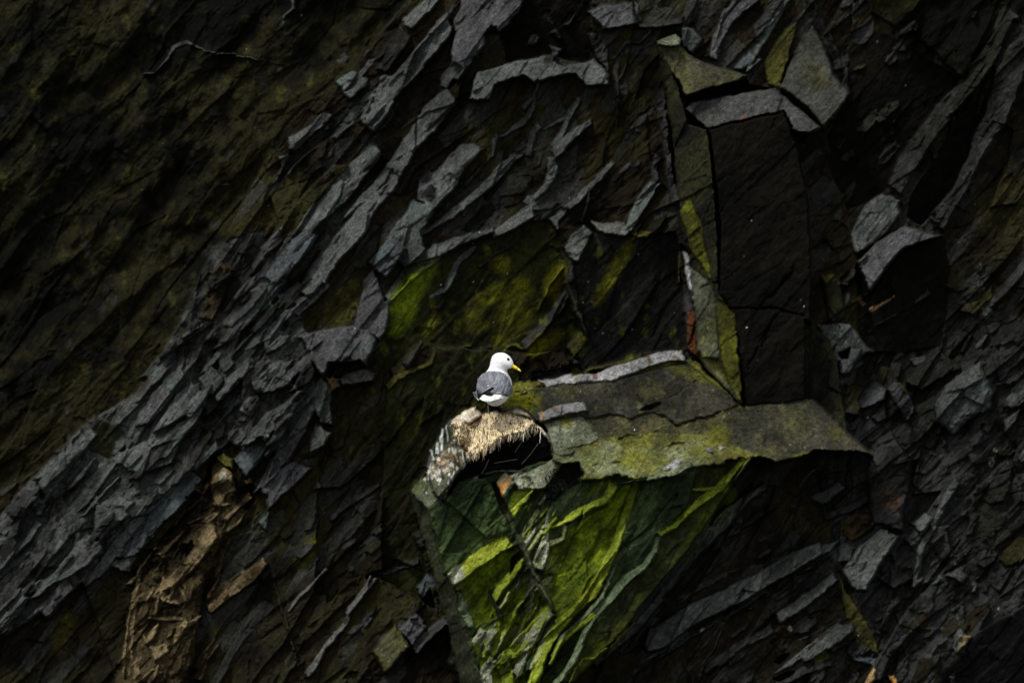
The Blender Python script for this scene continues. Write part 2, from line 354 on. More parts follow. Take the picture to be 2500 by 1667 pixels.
def chips(poly, n, kinds, lo, hi, ang0=50, sp=14, pr=(.015, .05), asp=(.18,.6)):
    P = [p[:2] for p in poly]; xs = [p[0] for p in P]; ys = [p[1] for p in P]; k = 0; g = 0
    while k < n and g < n * 30:
        g += 1; x = rr.uniform(max(min(xs), -60), min(max(xs), 2560)); y = rr.uniform(max(min(ys), -60), min(max(ys), 1730))
        c = False
        for i in range(len(P)):
            a = P[i]; b = P[(i + 1) % len(P)]
            if (a[1] > y) != (b[1] > y) and x < (b[0] - a[0]) * (y - a[1]) / (b[1] - a[1]) + a[0]: c = not c
        if not c: continue
        k += 1; L_ = math.exp(rr.uniform(math.log(lo), math.log(hi))); W_ = L_ * rr.uniform(*asp); an = math.radians(-(ang0 + rr.gauss(0, sp)))
        q = []
        for (u_, v_) in ((-1, -.6), (-.5, -1), (.6, -.9), (1, -.3), (.8, .7), (0, 1), (-.8, .8)):
            u_ = u_ * L_ * rr.uniform(.75, 1.2) / 2; v_ = v_ * W_ * rr.uniform(.7, 1.3) / 2
            q.append([x + u_ * math.cos(an) - v_ * math.sin(an), y + u_ * math.sin(an) + v_ * math.cos(an)])
        put(q, rr.choice(kinds), p=rr.uniform(*pr), s=rr.uniform(.3, .9))
BAND = pts_of('S', "0,1330 60,1190 200,1040 350,950 430,800 520,600 640,560 700,700 760,830 770,1000 700,1140 560,1080 440,1180 330,1340 200,1440 0,1560")
chips(BAND, 70, ['g','gp','gt','gd','gd','gm'], 14, 80)
chips(BAND, 46, ['g','gp','gt','gd','g'], 90, 240, 49, 4, (.02, .06), (.07,.17))
chips(pts_of('S', "560,600 700,300 880,140 1000,0 1150,0 900,520 780,800 640,800"), 26, ['g','gd','gd','gp'], 60, 200, 51, 4, (.01, .04), (.07,.15))
chips(pts_of('S', "1560,1667 1750,1320 1980,1150 2060,1400 2150,1667"), 16, ['gd','g','gd'], 80, 260, 36, 4, (.01, .04), (.06,.12))
chips(pts_of('S', "2000,850 2500,650 2500,1500 2380,1545 2330,1667 1950,1667 2060,1400 1990,1130"), 150, ['gd','gd','gd','gt','gd','br'], 14, 120, 60, 26)
chips(pts_of('S', "640,300 1000,0 1560,0 1600,450 1450,560 1100,520 900,640 700,700"), 30, ['gd','gd','br','gp'], 12, 60, 52, 8, (.0, .03))
chips(pts_of('S', "1850,0 2500,0 2500,800 2100,900 1950,600"), 70, ['gd','gd','br','od'], 14, 80, 55, 14, (.0, .03))
chips(pts_of('S', "900,1500 1050,1500 1080,1667 700,1667 640,1300 800,1100 960,1200"), 50, ['gd','br','gd','od'], 12, 60, 50, 14, (.0, .025))
chips(pts_of('S', "1900,1100 1750,1300 1560,1500 1500,1667 2000,1667 2050,1400"), 60, ['gd','br','gd','td'], 12, 70, 38, 10, (.0, .025))
# the crusted fin in the lower left
FIN = 'fin'
PG('G','td',"1320,250 1340,130 1400,100 1500,150 1480,230 1520,340 1600,280 1620,400 1450,600 1400,700 1300,1000 1240,1360 1200,1568 1180,1700 640,1700 740,1568 820,1200 860,850 980,700 1180,480", p=.16, s=.25, ang=150, dome=(.16,45), oid=FIN+'/body/0')
def FP(n, crop, kind, s_, **kw): PG(crop, kind, s_, oid=FIN+'/'+n, **kw)
def FR(n, crop, kind, s_, **kw): kw.setdefault('s', .9); kw.setdefault('p', .03); RB(crop, kind, s_, oid=FIN+'/'+n, **kw)
chips(pts_of('G', "1340,200 1420,180 1500,350 1400,700 1300,1000 1240,1360 1190,1560 760,1560 830,1200 870,850 1000,700"), 170, ['tb','td','td','td','tb'], 8, 60, 58, 30, (.01, .05), (.08,.3))
ID[ID == IDS.index(FIN+'/body/0')] = IDS.index(FIN+'/body/0')
FR('rib/1','G','tb',"1330,290,20 1300,370,22 1180,470,28 1100,560,44")
FR('rib/2','G','tb',"1180,600,20 1100,670,30 1020,760,36")
FR('rib/3','G','tb',"1000,700,15 890,830,26 870,1000,44 830,1200,44 800,1500,56")
FP('body/0','G','tb',"1220,560 1370,560 1390,640 1290,780 1200,880 1100,950 980,1000 1050,900 1120,850 1230,700", p=.05, s=.5)
FP('body/0','G','tb',"1340,190 1370,140 1480,230 1510,350 1440,370 1400,460 1350,360", p=.06, s=.4)
FP('cap/1','G','ol',"1370,120 1420,100 1500,140 1490,210 1440,190 1380,150", p=.08, s=.7)
FR('rib/4','G','td',"1450,640,60 1400,780,50 1350,960,60 1320,1060,40", p=.05)
FR('rib/5','G','tb',"1690,790,60 1600,880,100 1440,980,110 1330,1090,80", p=.06, s=.7)
FP('body/0','G','tb',"960,1340 1060,1310 1080,1370 980,1430", p=.04, s=.4)
FR('rib/6','G','tb',"1190,1180,50 1100,1300,44")
FR('rib/7','G','tb',"1030,1020,30 1150,1070,24", ang=90)
FR('rib/8','G','tb',"940,1150,12 1080,1160,36 1160,1160,20", ang=90)
FR('rib/9','G','tb',"1560,460,40 1500,540,60 1440,600,30")
FR('rib/10','G','tb',"1600,370,50 1520,440,40 1440,520,30")
FR('rib/11','G','td',"1380,1310,60 1300,1400,70 1250,1540,80")
PG('G','ta',"1558,272 1600,262 1612,288 1572,302", p=.06, s=.5, ang=90, oid=layer('stone'))
# ------------------------------------------------------------------ beds, lower left of the ledge
PG('H','ol',"285,1355 430,1200 530,1330 370,1505", p=.16, s=.35, ang=120, edge=.02, oid='greenblock')
blob('H','pa',400,1350,90,110,0,soft=10,alpha=.25)
LP('H','gp',"450,1230 560,1130 640,1210 545,1335", p=.10, s=.4, ang=130)
LR('H','gp',"555,1355,60 640,1260,64 760,1160,64", p=.10)
LP('H','gb',"560,960 650,860 690,930 610,1040", p=.08, s=.4)
LR('H','gd',"20,520,30 170,400,44 330,300,24", p=.03); LR('H','gd',"240,890,20 400,850,34 580,790,34", p=.03)
LR('H','gw',"120,1130,34 240,970,34 270,880,16", p=.03)
LP('H','gd',"545,620 590,590 620,700 590,720", p=.02); LP('H','gd',"750,1420 810,1340 840,1500 790,1490", p=.05)
# ------------------------------------------------------------------ right side
LR('C','gp',"610,-40,130 460,120,90 400,240,70 370,370,40", p=.05)
LR('C','gt',"850,-40,50 760,120,60 690,250,50 640,350,40 580,440,30", p=.05)
LP('C','gd',"620,180 760,0 800,-40 830,0 730,130 655,275", p=.05)
LP('C','ol',"820,180 900,150 860,380 790,560 720,540 700,400 760,260", p=.03, s=.3)
LP('C','gb',"500,440 600,340 640,360 560,450", p=.05); LP('C','gt',"570,455 670,370 690,385 590,470", p=.06)
LR('C','gd',"970,-40,50 1060,180,60 1130,330,70 1170,450,50", p=.03, s=.5)
LP('C','pg',"850,440 920,290 1000,170 1090,330 1130,480 1240,600 1180,690 1070,830 960,680 800,560", p=.16, s=.5, ang=125)
put(pts_of('C',"850,440 920,290 1000,170 1090,330 1130,480 1240,600 1180,690 1070,830 960,680 800,560"), 'gd', coloronly=True, alpha=.88); blob('C','ol',1010,480,110,70,-30,alpha=.5)
LR('C','gd',"2260,80,150 2200,200,140 2020,520,120 1850,700,110 1720,880,120 1600,1050,130 1530,1200,110", p=.08, s=.8)
LR('C','gd',"2360,200,200 2280,400,200 2170,750,150 2030,1000,110 1930,1200,110 1800,1420,120", p=.08, s=.6)
LR('C','ol',"1900,740,14 1850,980,20 1790,1230,16 1700,1440,22", p=.03); LR('C','gd',"2100,600,30 2050,740,34", p=.03)
PG('C','bd',"1930,700 2060,690 2010,950 1900,1200 1700,1440 1600,1380 1640,1240 1800,980", p=-.05, s=.4, ang=-60)
LP('C','g',"1240,1500 1330,1310 1450,1240 1560,1270 1560,1380 1470,1500 1390,1560 1280,1620", p=.05, s=.4)
LP('F','gp',"1285,290 1400,170 1590,50 1740,100 1830,120 1600,190 1500,290 1360,480 1330,370", p=.18, s=.8, ang=125)
PG('F','bd',"1370,490 1500,300 1620,190 1840,130 1870,300 1850,700 1820,830 1530,870 1400,870", p=.06, s=.12, ang=-60, oid=layer('block_face'))
LP('F','od',"1050,370 1150,370 1190,430 1210,640 1120,720 1080,500", p=.05, s=.3)
LP('F','gd',"1190,430 1270,310 1290,360 1240,440", p=.05)
PG('F','ol',"1050,365 1145,370 1090,440", p=.03, s=.5, ang=90)
RB('F','ta',"1290,505,30 1330,560,24", p=.04, s=.6, oid=layer('stone')); RB('F','ta',"1370,592,26 1440,560,22 1520,505,12", p=.04, s=.6, ang=110, oid=layer('stone'))
LR('F','gd',"1660,540,20 1740,480,20"); LR('F','gd',"1410,690,8 1540,620,8")
LP('F','g',"1040,690 1240,680 1330,800 1400,860 1330,880 1200,1010 1120,830", p=.05, s=.4)
LP('F','gt',"1170,900 1240,840 1320,830 1250,990 1200,1010", p=.04)
PG('F','bk',"1170,870 1240,830 1230,900 1190,900", p=-.06, s=.3)
LP('F','gp',"1285,1160 1400,1040 1480,1100 1470,1170 1310,1230", p=.06, s=.8, ang=110)
LP('F','gd',"1370,1270 1470,1180 1480,1280 1410,1320", p=.04)
LP('F','gp',"1480,1100 1530,1045 1600,1070 1650,1200 1650,1250 1600,1300 1560,1230", p=.10, s=.5)
PG('F','ol',"1530,1045 1580,1060 1640,1140 1600,1110", p=.01, s=.7, ang=90)
LP('F','gd',"1600,1050 1660,950 1820,860 1960,960 1800,1040 1700,1110", p=.06, s=.6)
LP('F','gt',"1780,1200 1850,1070 1960,990 2070,930 2160,1130 2130,1220 2010,1290 1900,1390 1800,1310", p=.12, s=.3, dome=(.08,30))
LP('F','gd',"2170,750 2280,690 2352,680 2480,640 2480,900 2352,900 2200,1060 2150,900", p=.05, s=.4)
LP('F','g',"2250,1200 2352,1080 2450,1000 2450,1100 2280,1230", p=.05); LP('F','g',"2220,1300 2352,1200 2300,1300 2230,1390", p=.05)
LR('F','gd',"2450,230,60 2340,330,60 2220,470,70 2130,560,40", p=.05)
LR('I','g',"700,310,45 560,410,60 460,500,100 340,610,120 230,720,110 120,850,110 0,1010,120 -130,1190,100 -260,1310,80 -400,1430,70", p=.09, s=.8)
LR('I','gd',"750,430,40 600,540,35 450,630,40 300,760,45 200,900,40 60,1050,50", p=.02)
LR('I','g',"1060,720,90 940,780,150 780,860,140 620,950,130 400,1050,130 200,1150,130 0,1290,140 -60,1340,60", p=.10, s=.8)
LR('I','gd',"1070,760,30 880,880,30 680,990,30 480,1120,40 200,1280,30 0,1420,20", p=.03)
LR('I','g',"1150,890,70 1050,970,70 920,1070,75 780,1150,70", p=.06); LR('I','gd',"1100,860,30 960,960,20 850,1030,12", p=.03)
LR('I','gd',"740,1220,60 620,1290,50 530,1340,50 360,1450,50 320,1500,20", p=.04)
LR('I','gd',"430,1210,10 370,1350,12 300,1440,16 270,1540,30", p=.02)
LR('I','gd',"1200,90,90 1200,180,70 1190,290,50", p=.04); LP('I','gp',"990,380 1170,280 1215,320 1060,435 1010,400", p=.06)
LP('I','td',"1200,540 1290,480 1380,480 1410,560 1340,620 1260,670 1200,620", p=.08, s=.3, dome=(.04,20))
LR('I','gd',"1360,390,60 1240,450,60 1080,510,50", p=.05)
LP('I','gd',"1370,110 1420,20 1500,-40 1630,150 1620,330 1580,480 1580,600 1400,550 1370,440 1355,250", p=.14, s=.4, ang=160)
blob('I','ru',1490,390,60,90,60,soft=8,alpha=.25)
LP('I','g',"1190,850 1290,700 1430,580 1560,620 1480,740 1420,850 1350,980 1270,980", p=.16, s=.4, ang=130)
LP('I','g',"1100,740 1200,670 1280,700 1230,790 1180,800", p=.04)
LP('I','ol',"1180,880 1210,960 1270,1060 1380,1230 1440,1400 1300,1300 1230,1180 1200,1050", p=.03, s=.4)
LR('I','g',"1640,960,30 1700,700,44 1760,600,30 1840,420,40 1920,280,60", p=.04); LP('I','g',"1620,540 1720,480 1780,520 1700,620", p=.05)
LP('I','gd',"1760,660 1860,600 1900,760 1820,800", p=.05); LP('I','g',"1850,880 1930,830 2000,880 1960,930", p=.05)
LR('I','gd',"1560,1010,40 1480,1130,40 1420,1250,30", p=.04); LP('I','gd',"1420,900 1540,830 1640,900 1520,970", p=.05)
LP('I','g',"930,1400 1100,1250 1250,1180 1270,1230 1130,1350 960,1430", p=.06, s=.6); LR('I','ol',"1020,1440,60 1100,1380,50", p=.04)
LR('I','gd',"820,1560,30 960,1480,60 1120,1440,50", p=.04); LR('I','gb',"1290,1410,50 1400,1430,50", p=.04, ang=90)
RB('I','ta',"1400,1470,20 1380,1530,50 1340,1600,40", p=.04, s=.5, oid=layer('stone')); RB('I','or',"1510,1520,40 1530,1580,30", p=.04, s=.5, oid=layer('stone'))
PG('I','tb',"1930,1380 1940,1260 2030,1270 1960,1340", p=.03, s=.5)
for x, y, r in ((300,1228,14),(860,1220,20),(2170,90,14),(2190,780,10),(2190,1090,8),(1880,1530,8)): blob('I','pa',x,y,r,r,soft=1.5,alpha=.8)
blob('I','pa',2145,160,24,28,soft=1.5,alpha=.7); blob('I','bk',2145,160,12,14,soft=1.2)
blob('C','gw',560,1088,10,18,-20,soft=1.2); blob('G','pa',1418,258,26,36,soft=1.5,alpha=.7); blob('D','pa',1716,1397,10,10,soft=1,alpha=.8); blob('D','pa',1806,1243,8,8,soft=1,alpha=.8)
# ------------------------------------------------------------------ the pillar right of the bay
WOB[0] = .4
PI_ = 'pillar'
def PP(n, crop, kind, s_, **kw): PG(crop, kind, s_, oid=PI_+'/'+n, **kw)
PG('S','bd',"1730,316 1814,295 1914,274 1945,345 1975,500 1982,720 1970,985 1905,990 1818,992 1800,820 1788,760 1757,715 1757,530",
   hp=[(1740,320,.68),(1940,290,.62),(1800,980,.50),(1960,980,.48)], oid='pillar/front_face/1')
PP('side_face/1','S','od',"1606,105 1625,112 1660,225 1680,300 1728,318 1740,420 1750,520 1757,715 1788,760 1800,820 1814,992 1720,900 1702,868 1690,800 1685,700 1668,600 1655,480 1642,330 1622,200",
   hp=[(1606,105,.32),(1728,318,.66),(1757,715,.58),(1814,992,.52),(1700,868,.22),(1650,420,.30)])
PP('side_face/1','F','mo',"215,-120 290,30 300,160 360,400 320,340 230,230 190,60 150,-40", p=.01, s=.3, ang=165)
put(pts_of('F',"215,-120 290,30 300,160 360,400 320,340 230,230 190,60 150,-40"),'od',coloronly=True,alpha=.5,soft=4)
PP('side_face/1','F','pg',"225,330 360,410 380,520 400,900 300,900 270,850 250,600 230,480", p=.02, s=.35, ang=170)
put(pts_of('F',"225,330 360,410 380,520 400,900 300,900 270,850 250,600 230,480"),'od',coloronly=True,alpha=.6)
blob('F','mo',330,760,50,130,-10,alpha=.4)
PP('side_face/1','F','mo',"380,520 430,540 500,610 520,760 562,1190 480,1090 420,900 400,700", p=.01, s=.5, ang=175)
put(pts_of('F',"380,520 430,540 500,610 520,760 562,1190 480,1090 420,900 400,700"),'od',coloronly=True,alpha=.6)
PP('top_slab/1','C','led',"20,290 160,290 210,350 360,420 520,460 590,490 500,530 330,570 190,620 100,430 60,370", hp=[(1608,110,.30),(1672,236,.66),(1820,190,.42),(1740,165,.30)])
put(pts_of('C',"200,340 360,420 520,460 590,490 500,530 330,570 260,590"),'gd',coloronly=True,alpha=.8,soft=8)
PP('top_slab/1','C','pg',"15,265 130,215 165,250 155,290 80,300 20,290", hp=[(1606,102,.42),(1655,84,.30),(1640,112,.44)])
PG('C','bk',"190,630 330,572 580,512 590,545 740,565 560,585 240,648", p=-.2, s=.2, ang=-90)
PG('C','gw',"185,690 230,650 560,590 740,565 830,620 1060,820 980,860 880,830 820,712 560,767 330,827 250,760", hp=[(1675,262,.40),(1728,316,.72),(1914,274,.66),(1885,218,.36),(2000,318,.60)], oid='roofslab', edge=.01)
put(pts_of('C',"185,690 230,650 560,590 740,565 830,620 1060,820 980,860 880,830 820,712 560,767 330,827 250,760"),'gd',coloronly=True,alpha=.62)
blob('C','ru',565,750,20,14,soft=2,alpha=.5)
LP('C','gt',"165,170 240,180 300,250 270,300 230,350 170,300", p=.10, s=.4)
LR('C','gd',"30,580,50 40,700,70 70,900,40 90,1100,50 130,1300,50", p=.06, s=.5, ang=170)
RB('F','wh',"190,225,30 205,330,34 225,470,20", p=.05, s=.6, ang=150, oid='greysplinter')
PG('F','gd',"180,520 215,470 250,600 272,890 205,850 185,640", p=.06, s=.5, ang=170, oid='ruststone')
put(pts_of('F',"200,600 248,600 270,885 215,850 200,700"),'ru',coloronly=True,soft=2)
RB('F','ol',"150,420,14 150,220,20 180,195,24 225,240,18", p=.05, s=.6, ang=150, oid=layer())
LP('F','od',"960,650 1000,700 1100,760 1160,900 1230,1370 1130,1290 1000,1170 960,1150", p=.03, s=.5, ang=185)
# ------------------------------------------------------------------ the outcrop: ledge top and mossy front
WOB[0] = .4
OC = 'outcrop'
def OP(n, crop, kind, s_, **kw): PG(crop, kind, s_, oid=OC+'/'+n, **kw)
def OR(n, crop, kind, s_, **kw): kw.setdefault('edge', .008); kw.setdefault('s', .8); kw.setdefault('p', .035); RB(crop, kind, s_, oid=OC+'/'+n, **kw)
FH = [(1010,1200,.62),(1330,1180,1.02),(1640,1145,1.00),(1850,1110,.80),(1100,1660,.40),(1350,1660,.62),(1650,1400,.60)]
OP('front_face/1','H','dg',"525,345 620,210 740,380 1100,200 1450,140 1600,270 1840,240 1960,270 2100,270 2352,150 2750,40 2720,130 2560,330 2390,600 2190,850 2050,1020 1900,1230 1700,1420 1560,1568 1450,1800 1000,1800 850,1568 760,1180 690,930 620,680 545,430", hp=FH)
OP('side_face/1','H','os',"525,345 635,460 700,700 760,880 870,1200 990,1568 1030,1750 930,1750 850,1568 760,1180 690,930 620,680 545,430", hp=[(1003,1200,.30),(1040,1240,.60),(1090,1400,.62),(1060,1430,.30),(1175,1660,.50),(1125,1660,.22)])
OP('front_face/1','H','dg',"640,460 720,400 840,480 1000,600 1020,680 900,770 750,880 700,700", p=.02, s=.3, ang=-60)
OP('front_face/1','H','dg',"750,400 830,280 950,250 1070,310 1150,600 1020,650 860,500", p=.06, s=.3, ang=-55)
OP('front_face/1','H','mw',"2352,200 2700,100 2560,330 2390,600 2190,850 2050,1020 1900,1230 1700,1420 1560,1568 1460,1568 1600,1370 1660,1200 1800,1050 1930,910 2080,800 2110,650 2300,480", p=-.02, s=.2, ang=-45)
blob('H','ml',2420,560,300,70,52,alpha=.55); blob('H','mo',1780,1330,260,40,45,alpha=.45)
OP('corner_slab/1','H','pg',"525,345 600,250 650,190 760,140 860,190 820,260 750,400 700,405 635,460", hp=[(1003,1200,.52),(1040,1242,.70),(1048,1135,.50),(1110,1165,.85)])
blob('H','pt',620,330,70,60,40,alpha=.8); blob('H','ml',590,310,60,30,50,alpha=.7)
OP('bed_edge/1','H','li',"760,880 880,780 1020,680 1130,630 1190,690 1080,760 930,870 810,950", p=.05, s=.8)
put(pts_of('H',"760,880 840,810 880,850 870,920 810,950"),'pa',coloronly=True,soft=3); blob('H','mo',980,760,170,45,38,alpha=.55)
OP('front_face/1','H','ml',"820,950 1080,750 1220,690 1250,780 1160,900 1040,980 1080,1150 920,1220 850,1070", p=-.03, s=.25, ang=-50)
blob('H','wm',930,940,120,30,38,alpha=.6)
OR('bed_edge/2','H','pt',"838,980,36 870,1100,60 915,1210,44", p=.0, s=.4, ang=160)
OP('bed_edge/3','H','tb',"1180,770 1240,720 1250,790 1210,880 1170,850", p=.05, s=.4)
OP('bed_edge/4','H','or',"1070,300 1130,220 1165,250 1190,290 1130,395 1090,350", p=.08, s=.4, ang=140)
put(pts_of('H',"1130,340 1175,270 1192,290 1135,392"),'pa',coloronly=True,soft=2); put(pts_of('H',"1085,280 1128,222 1150,250 1110,300"),'pa',coloronly=True,soft=2,alpha=.7)
OP('tread/1','H','pa',"1150,240 1240,220 1300,260 1320,330 1220,335 1180,285", p=.06, s=.7, ang=100)
OP('tread/2','H','pg',"1230,250 1400,165 1440,130 1560,190 1480,260 1400,335 1320,335 1300,265", hp=[(1290,1160,.88),(1330,1195,1.0),(1400,1140,.92)])
put(pts_of('H',"1230,250 1400,165 1440,130 1560,190 1480,260 1400,335 1320,335 1300,265"),'pa',coloronly=True,alpha=.35)
OP('bed_edge/5','H','li',"1150,440 1190,340 1320,335 1290,380 1240,430 1190,520", p=.02, s=.5)
OP('front_face/1','H','dg',"1200,520 1320,340 1410,350 1400,500 1300,640 1240,650", p=-.02, s=.4, ang=-50)
OR('bed_edge/6','H','lp',"1330,470,16 1285,570,26 1245,640,14"); OR('bed_edge/7','H','lp',"1415,520,14 1340,640,26 1275,740,24")
OR('bed_edge/8','H','pa',"1445,390,16 1405,520,20 1390,630,34 1350,740,60 1320,830,40", p=.04)
put(pts_of('H',"1400,560 1420,400 1470,370 1440,420 1420,520"),'bk',coloronly=True,soft=3,alpha=.6)
OP('bed_edge/9','H','pa',"1310,810 1350,700 1425,655 1410,740 1375,850 1340,840", p=.05, s=.5)
OP('front_face/1','H','dg',"1425,560 1440,400 1530,320 1720,260 1830,255 1780,360 1620,440 1520,520", p=.0, s=.25, ang=-60)
blob('H','pt',1560,390,120,50,45,alpha=.6); blob('H','ml',1720,310,90,35,40,alpha=.7)
OP('front_face/1','H','ml',"1430,690 1520,600 1640,520 1760,450 1880,300 1950,290 1870,520 1840,680 1760,880 1620,1040 1470,1180 1430,1090 1370,900 1400,800", p=-.02, s=.2, ang=-55)
blob('H','wm',1500,700,110,80,30,alpha=.8); blob('H','wm',1700,650,140,60,60,alpha=.45); blob('H','pt',1400,900,34,130,-15,alpha=.6)
OR('bed_edge/10','H','li',"1410,582,14 1500,545,24 1540,520,50 1620,470,56 1700,430,46 1780,390,60 1820,300,56", p=.05)
OR('bed_edge/11','H','lp',"1515,560,26 1500,640,30 1420,680,44", p=.04)
OR('bed_edge/12','H','li',"1970,285,45 1920,430,50 1870,560,45 1830,700,60 1760,860,70 1680,1000,74 1590,1090,60 1480,1190,74 1400,1300,90 1350,1430,84 1310,1580,70 1280,1700,70", p=.06)
blob('H','mo',1600,1060,200,60,45,alpha=.5)
for q_ in ((1960,860,70,20,35),(1800,1030,60,18,55),(1600,1340,60,18,65),(2100,700,50,14,80)): blob('H','ml',*q_,soft=4,alpha=.55)
for q in ("1400,1230,44 1350,1300,30","1380,1300,40 1330,1350,30"): put(ribbon_poly(pts_of('H',q)),'pa',coloronly=True,soft=4,alpha=.6)
OR('bed_edge/13','H','pt',"2225,370,22 2120,500,22 2070,590,32 1960,670,34 1870,740,34 1810,880,22 1750,1020,34 1650,1140,44 1500,1280,44 1430,1400,24", p=.04)
OR('bed_edge/14','I','li',"600,110,30 470,250,44 400,330,54 300,400,54 200,480,38 120,570,38 20,620,36", p=.05)
OR('bed_edge/15','I','li',"440,310,16 340,330,26 240,340,16", p=.03)
OR('bed_edge/16','H','pt',"2105,630,30 2080,740,36 2020,830,42 1900,900,54 1800,1030,48 1700,1130,42 1640,1240,42 1590,1370,44 1530,1480,44 1440,1590,44", p=.05)
OR('bed_edge/17','H','li',"1960,1180,8 1800,1340,12 1700,1400,14 1620,1410,10 1570,1500,10 1520,1600,12", p=.02)
OR('bed_edge/18','H','li',"1700,1130,30 1560,1240,44 1480,1330,34 1420,1450,24", p=.03)
OP('bed_edge/19','H','dg',"1430,1100 1460,1190 1380,1270 1330,1340 1340,1240", p=.0, s=.3)
# crumbled foot of the front
OP('crumbled_foot/1','H','li',"920,1260 1080,1160 1110,1160 1250,880 1330,850 1430,1110 1380,1220 1280,1400 1200,1568 1180,1720 1040,1720 1000,1568", p=-.01, s=.2, ang=150)
blob('H','ml',1170,1060,160,60,60,alpha=.8); blob('H','dg',1120,1480,80,110,60,alpha=.8); blob('H','ml',1010,1330,90,50,50,alpha=.7)
for n, kd, q in ((2,'pa',"1320,880,60 1290,1020,66 1240,1160,70 1200,1300,56"),(3,'pa',"1430,1120,50 1360,1190,60 1270,1300,56 1240,1420,56 1200,1510,60"),
    (4,'li',"1170,890,60 1100,960,60 1060,1040,40"),(5,'li',"1250,1050,50 1180,1180,60 1130,1280,56 1100,1400,44"),(6,'pa',"990,1230,50 950,1310,60"),
    (7,'lp',"1160,990,16 1120,1060,22 1090,1110,12"),(8,'pa',"1050,1410,60 1010,1500,80 1030,1600,60"),(9,'li',"1110,1390,60 1140,1500,80 1160,1620,60"),
    (10,'lp',"1340,1060,20 1250,1190,30 1180,1330,24"),(11,'li',"1080,1230,24 1010,1320,34 990,1400,30")):
    RB('H', kd, q, p=.035, s=.7, oid=OC+'/crumbled_block/%d' % n)
_id0 = ID.copy()
chips(pts_of('H', "1200,350 1400,350 1460,450 1400,700 1420,1080 1460,1190 1300,1560 1000,1568 920,1260 1080,1160 1180,900 1250,760"), 110, ['li','lp','pa','ml','dg','li'], 10, 70, 58, 8, (.008, .03), (.08,.28))
ID[:] = _id0
OR('spine/1','H','os',"1065,295,20 1130,460,36 1180,570,26 1240,680,36 1310,850,28 1380,990,36 1440,1110,16", p=.06, s=.6, ang=170)
put(ribbon_poly(pts_of('H',"1290,800,40 1380,990,40 1430,1100,24")),'pt',coloronly=True,soft=3,alpha=.4)
OR('spine/2','H','od',"1035,980,12 1060,1060,26 1110,1150,30 1120,1180,10", p=.05, s=.6, ang=180)
# ledge top: slopes back to the wall
LH = [(1200,930,.42),(1700,880,.22),(1810,985,.46),(1975,980,.50),(2110,1100,.66),(1850,1115,.90),(1640,1150,1.12),(1340,1175,1.14),(1330,1030,.80)]
WOB[0] = .8
OP('ledge_top/1','S','ly',"1230,990 1182,955 1190,942 1330,925 1410,920 1690,875 1720,905 1815,990 1905,985 1980,975 2025,1015 2066,1062 2115,1105 2060,1090 2000,1100 1950,1118 1900,1128 1845,1118 1770,1128 1690,1143 1650,1158 1602,1172 1560,1172 1500,1163 1420,1178 1400,1140 1350,1125 1345,1095 1330,1040 1290,1010", hp=LH, dome=(.05,9))
WOB[0] = .4
put(pts_of('L',"560,1250 360,1190 230,1190 260,1320 500,1400 620,1493 1700,1493 1900,1400 1700,1250 1300,1200 900,1150"),'lg',coloronly=True,soft=10)
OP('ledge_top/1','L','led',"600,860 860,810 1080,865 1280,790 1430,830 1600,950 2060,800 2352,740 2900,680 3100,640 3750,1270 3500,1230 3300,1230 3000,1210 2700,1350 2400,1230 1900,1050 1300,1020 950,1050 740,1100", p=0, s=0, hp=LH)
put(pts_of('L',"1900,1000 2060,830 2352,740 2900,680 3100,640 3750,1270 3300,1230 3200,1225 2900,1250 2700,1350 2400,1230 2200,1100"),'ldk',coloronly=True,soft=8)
blob('L','tb',1200,920,250,70,10,alpha=.35); blob('L','mo',1200,1330,300,130,0,alpha=.85); blob('L','mo',1050,1180,120,60,20,alpha=.6); blob('L','mo',2050,1050,130,120,-30,alpha=.6)
blob('L','lg',1650,1180,250,60,10,alpha=.6); blob('L','ol',2050,900,250,60,10,alpha=.6); blob('L','ml',640,1330,90,90,0,alpha=.6); blob('L','pa',800,1160,75,40,10,soft=5,alpha=.5); blob('L','lg',1900,1300,200,50,15,alpha=.6)
blob('F','ol',1150,1370,70,40,-40,soft=6,alpha=.6); blob('F','mo',420,1020,200,30,-48,soft=8,alpha=.6); blob('F','wh',420,1030,180,10,-48,soft=8,alpha=.35)
LH2 = [(a, b, c + .045) for a, b, c in LH]
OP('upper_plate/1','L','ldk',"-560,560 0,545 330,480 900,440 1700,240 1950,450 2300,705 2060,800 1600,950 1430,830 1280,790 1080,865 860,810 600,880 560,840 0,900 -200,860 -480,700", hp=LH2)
blob('L','mo',-230,640,280,110,-10,alpha=.8); blob('L','mo',0,700,90,120,-40,alpha=.6); blob('L','mo',1750,380,230,60,-20,alpha=.5); blob('L','ol',1300,560,200,120,0,alpha=.5); blob('L','ol',400,560,150,60,0,alpha=.4)
OP('upper_plate/1','L','ldk',"1180,770 1300,720 1430,690 1400,730 1290,780", p=-.07, s=.3, ang=-90)
def crack(q, d=.03, wdt=None):
    put(ribbon_poly(q), 'bk', coloronly=True, soft=1.2, alpha=.0)
    sl = sub_of(q, 20); sd = sdist(ribbon_poly(q), WX[sl], WY[sl]); H[sl] -= (d * np.clip(sd / 2.5 + .6, 0, 1)).astype(f32)
for q in ("1130,620,6 1260,740,10 1320,790,8","1430,830,8 1600,955,8","940,1090,30 1080,1070,20 1100,1082,6 1300,1020,5","870,1360,18 1000,1335,4","1500,1160,6 1560,1145,22 1690,1130,6","680,1385,8 730,1370,8",
          "2060,810,5 1600,955,8 1300,1010,5","1800,460,5 1500,640,6"): crack([p_ for p_ in pts_of('L', q)], .045)
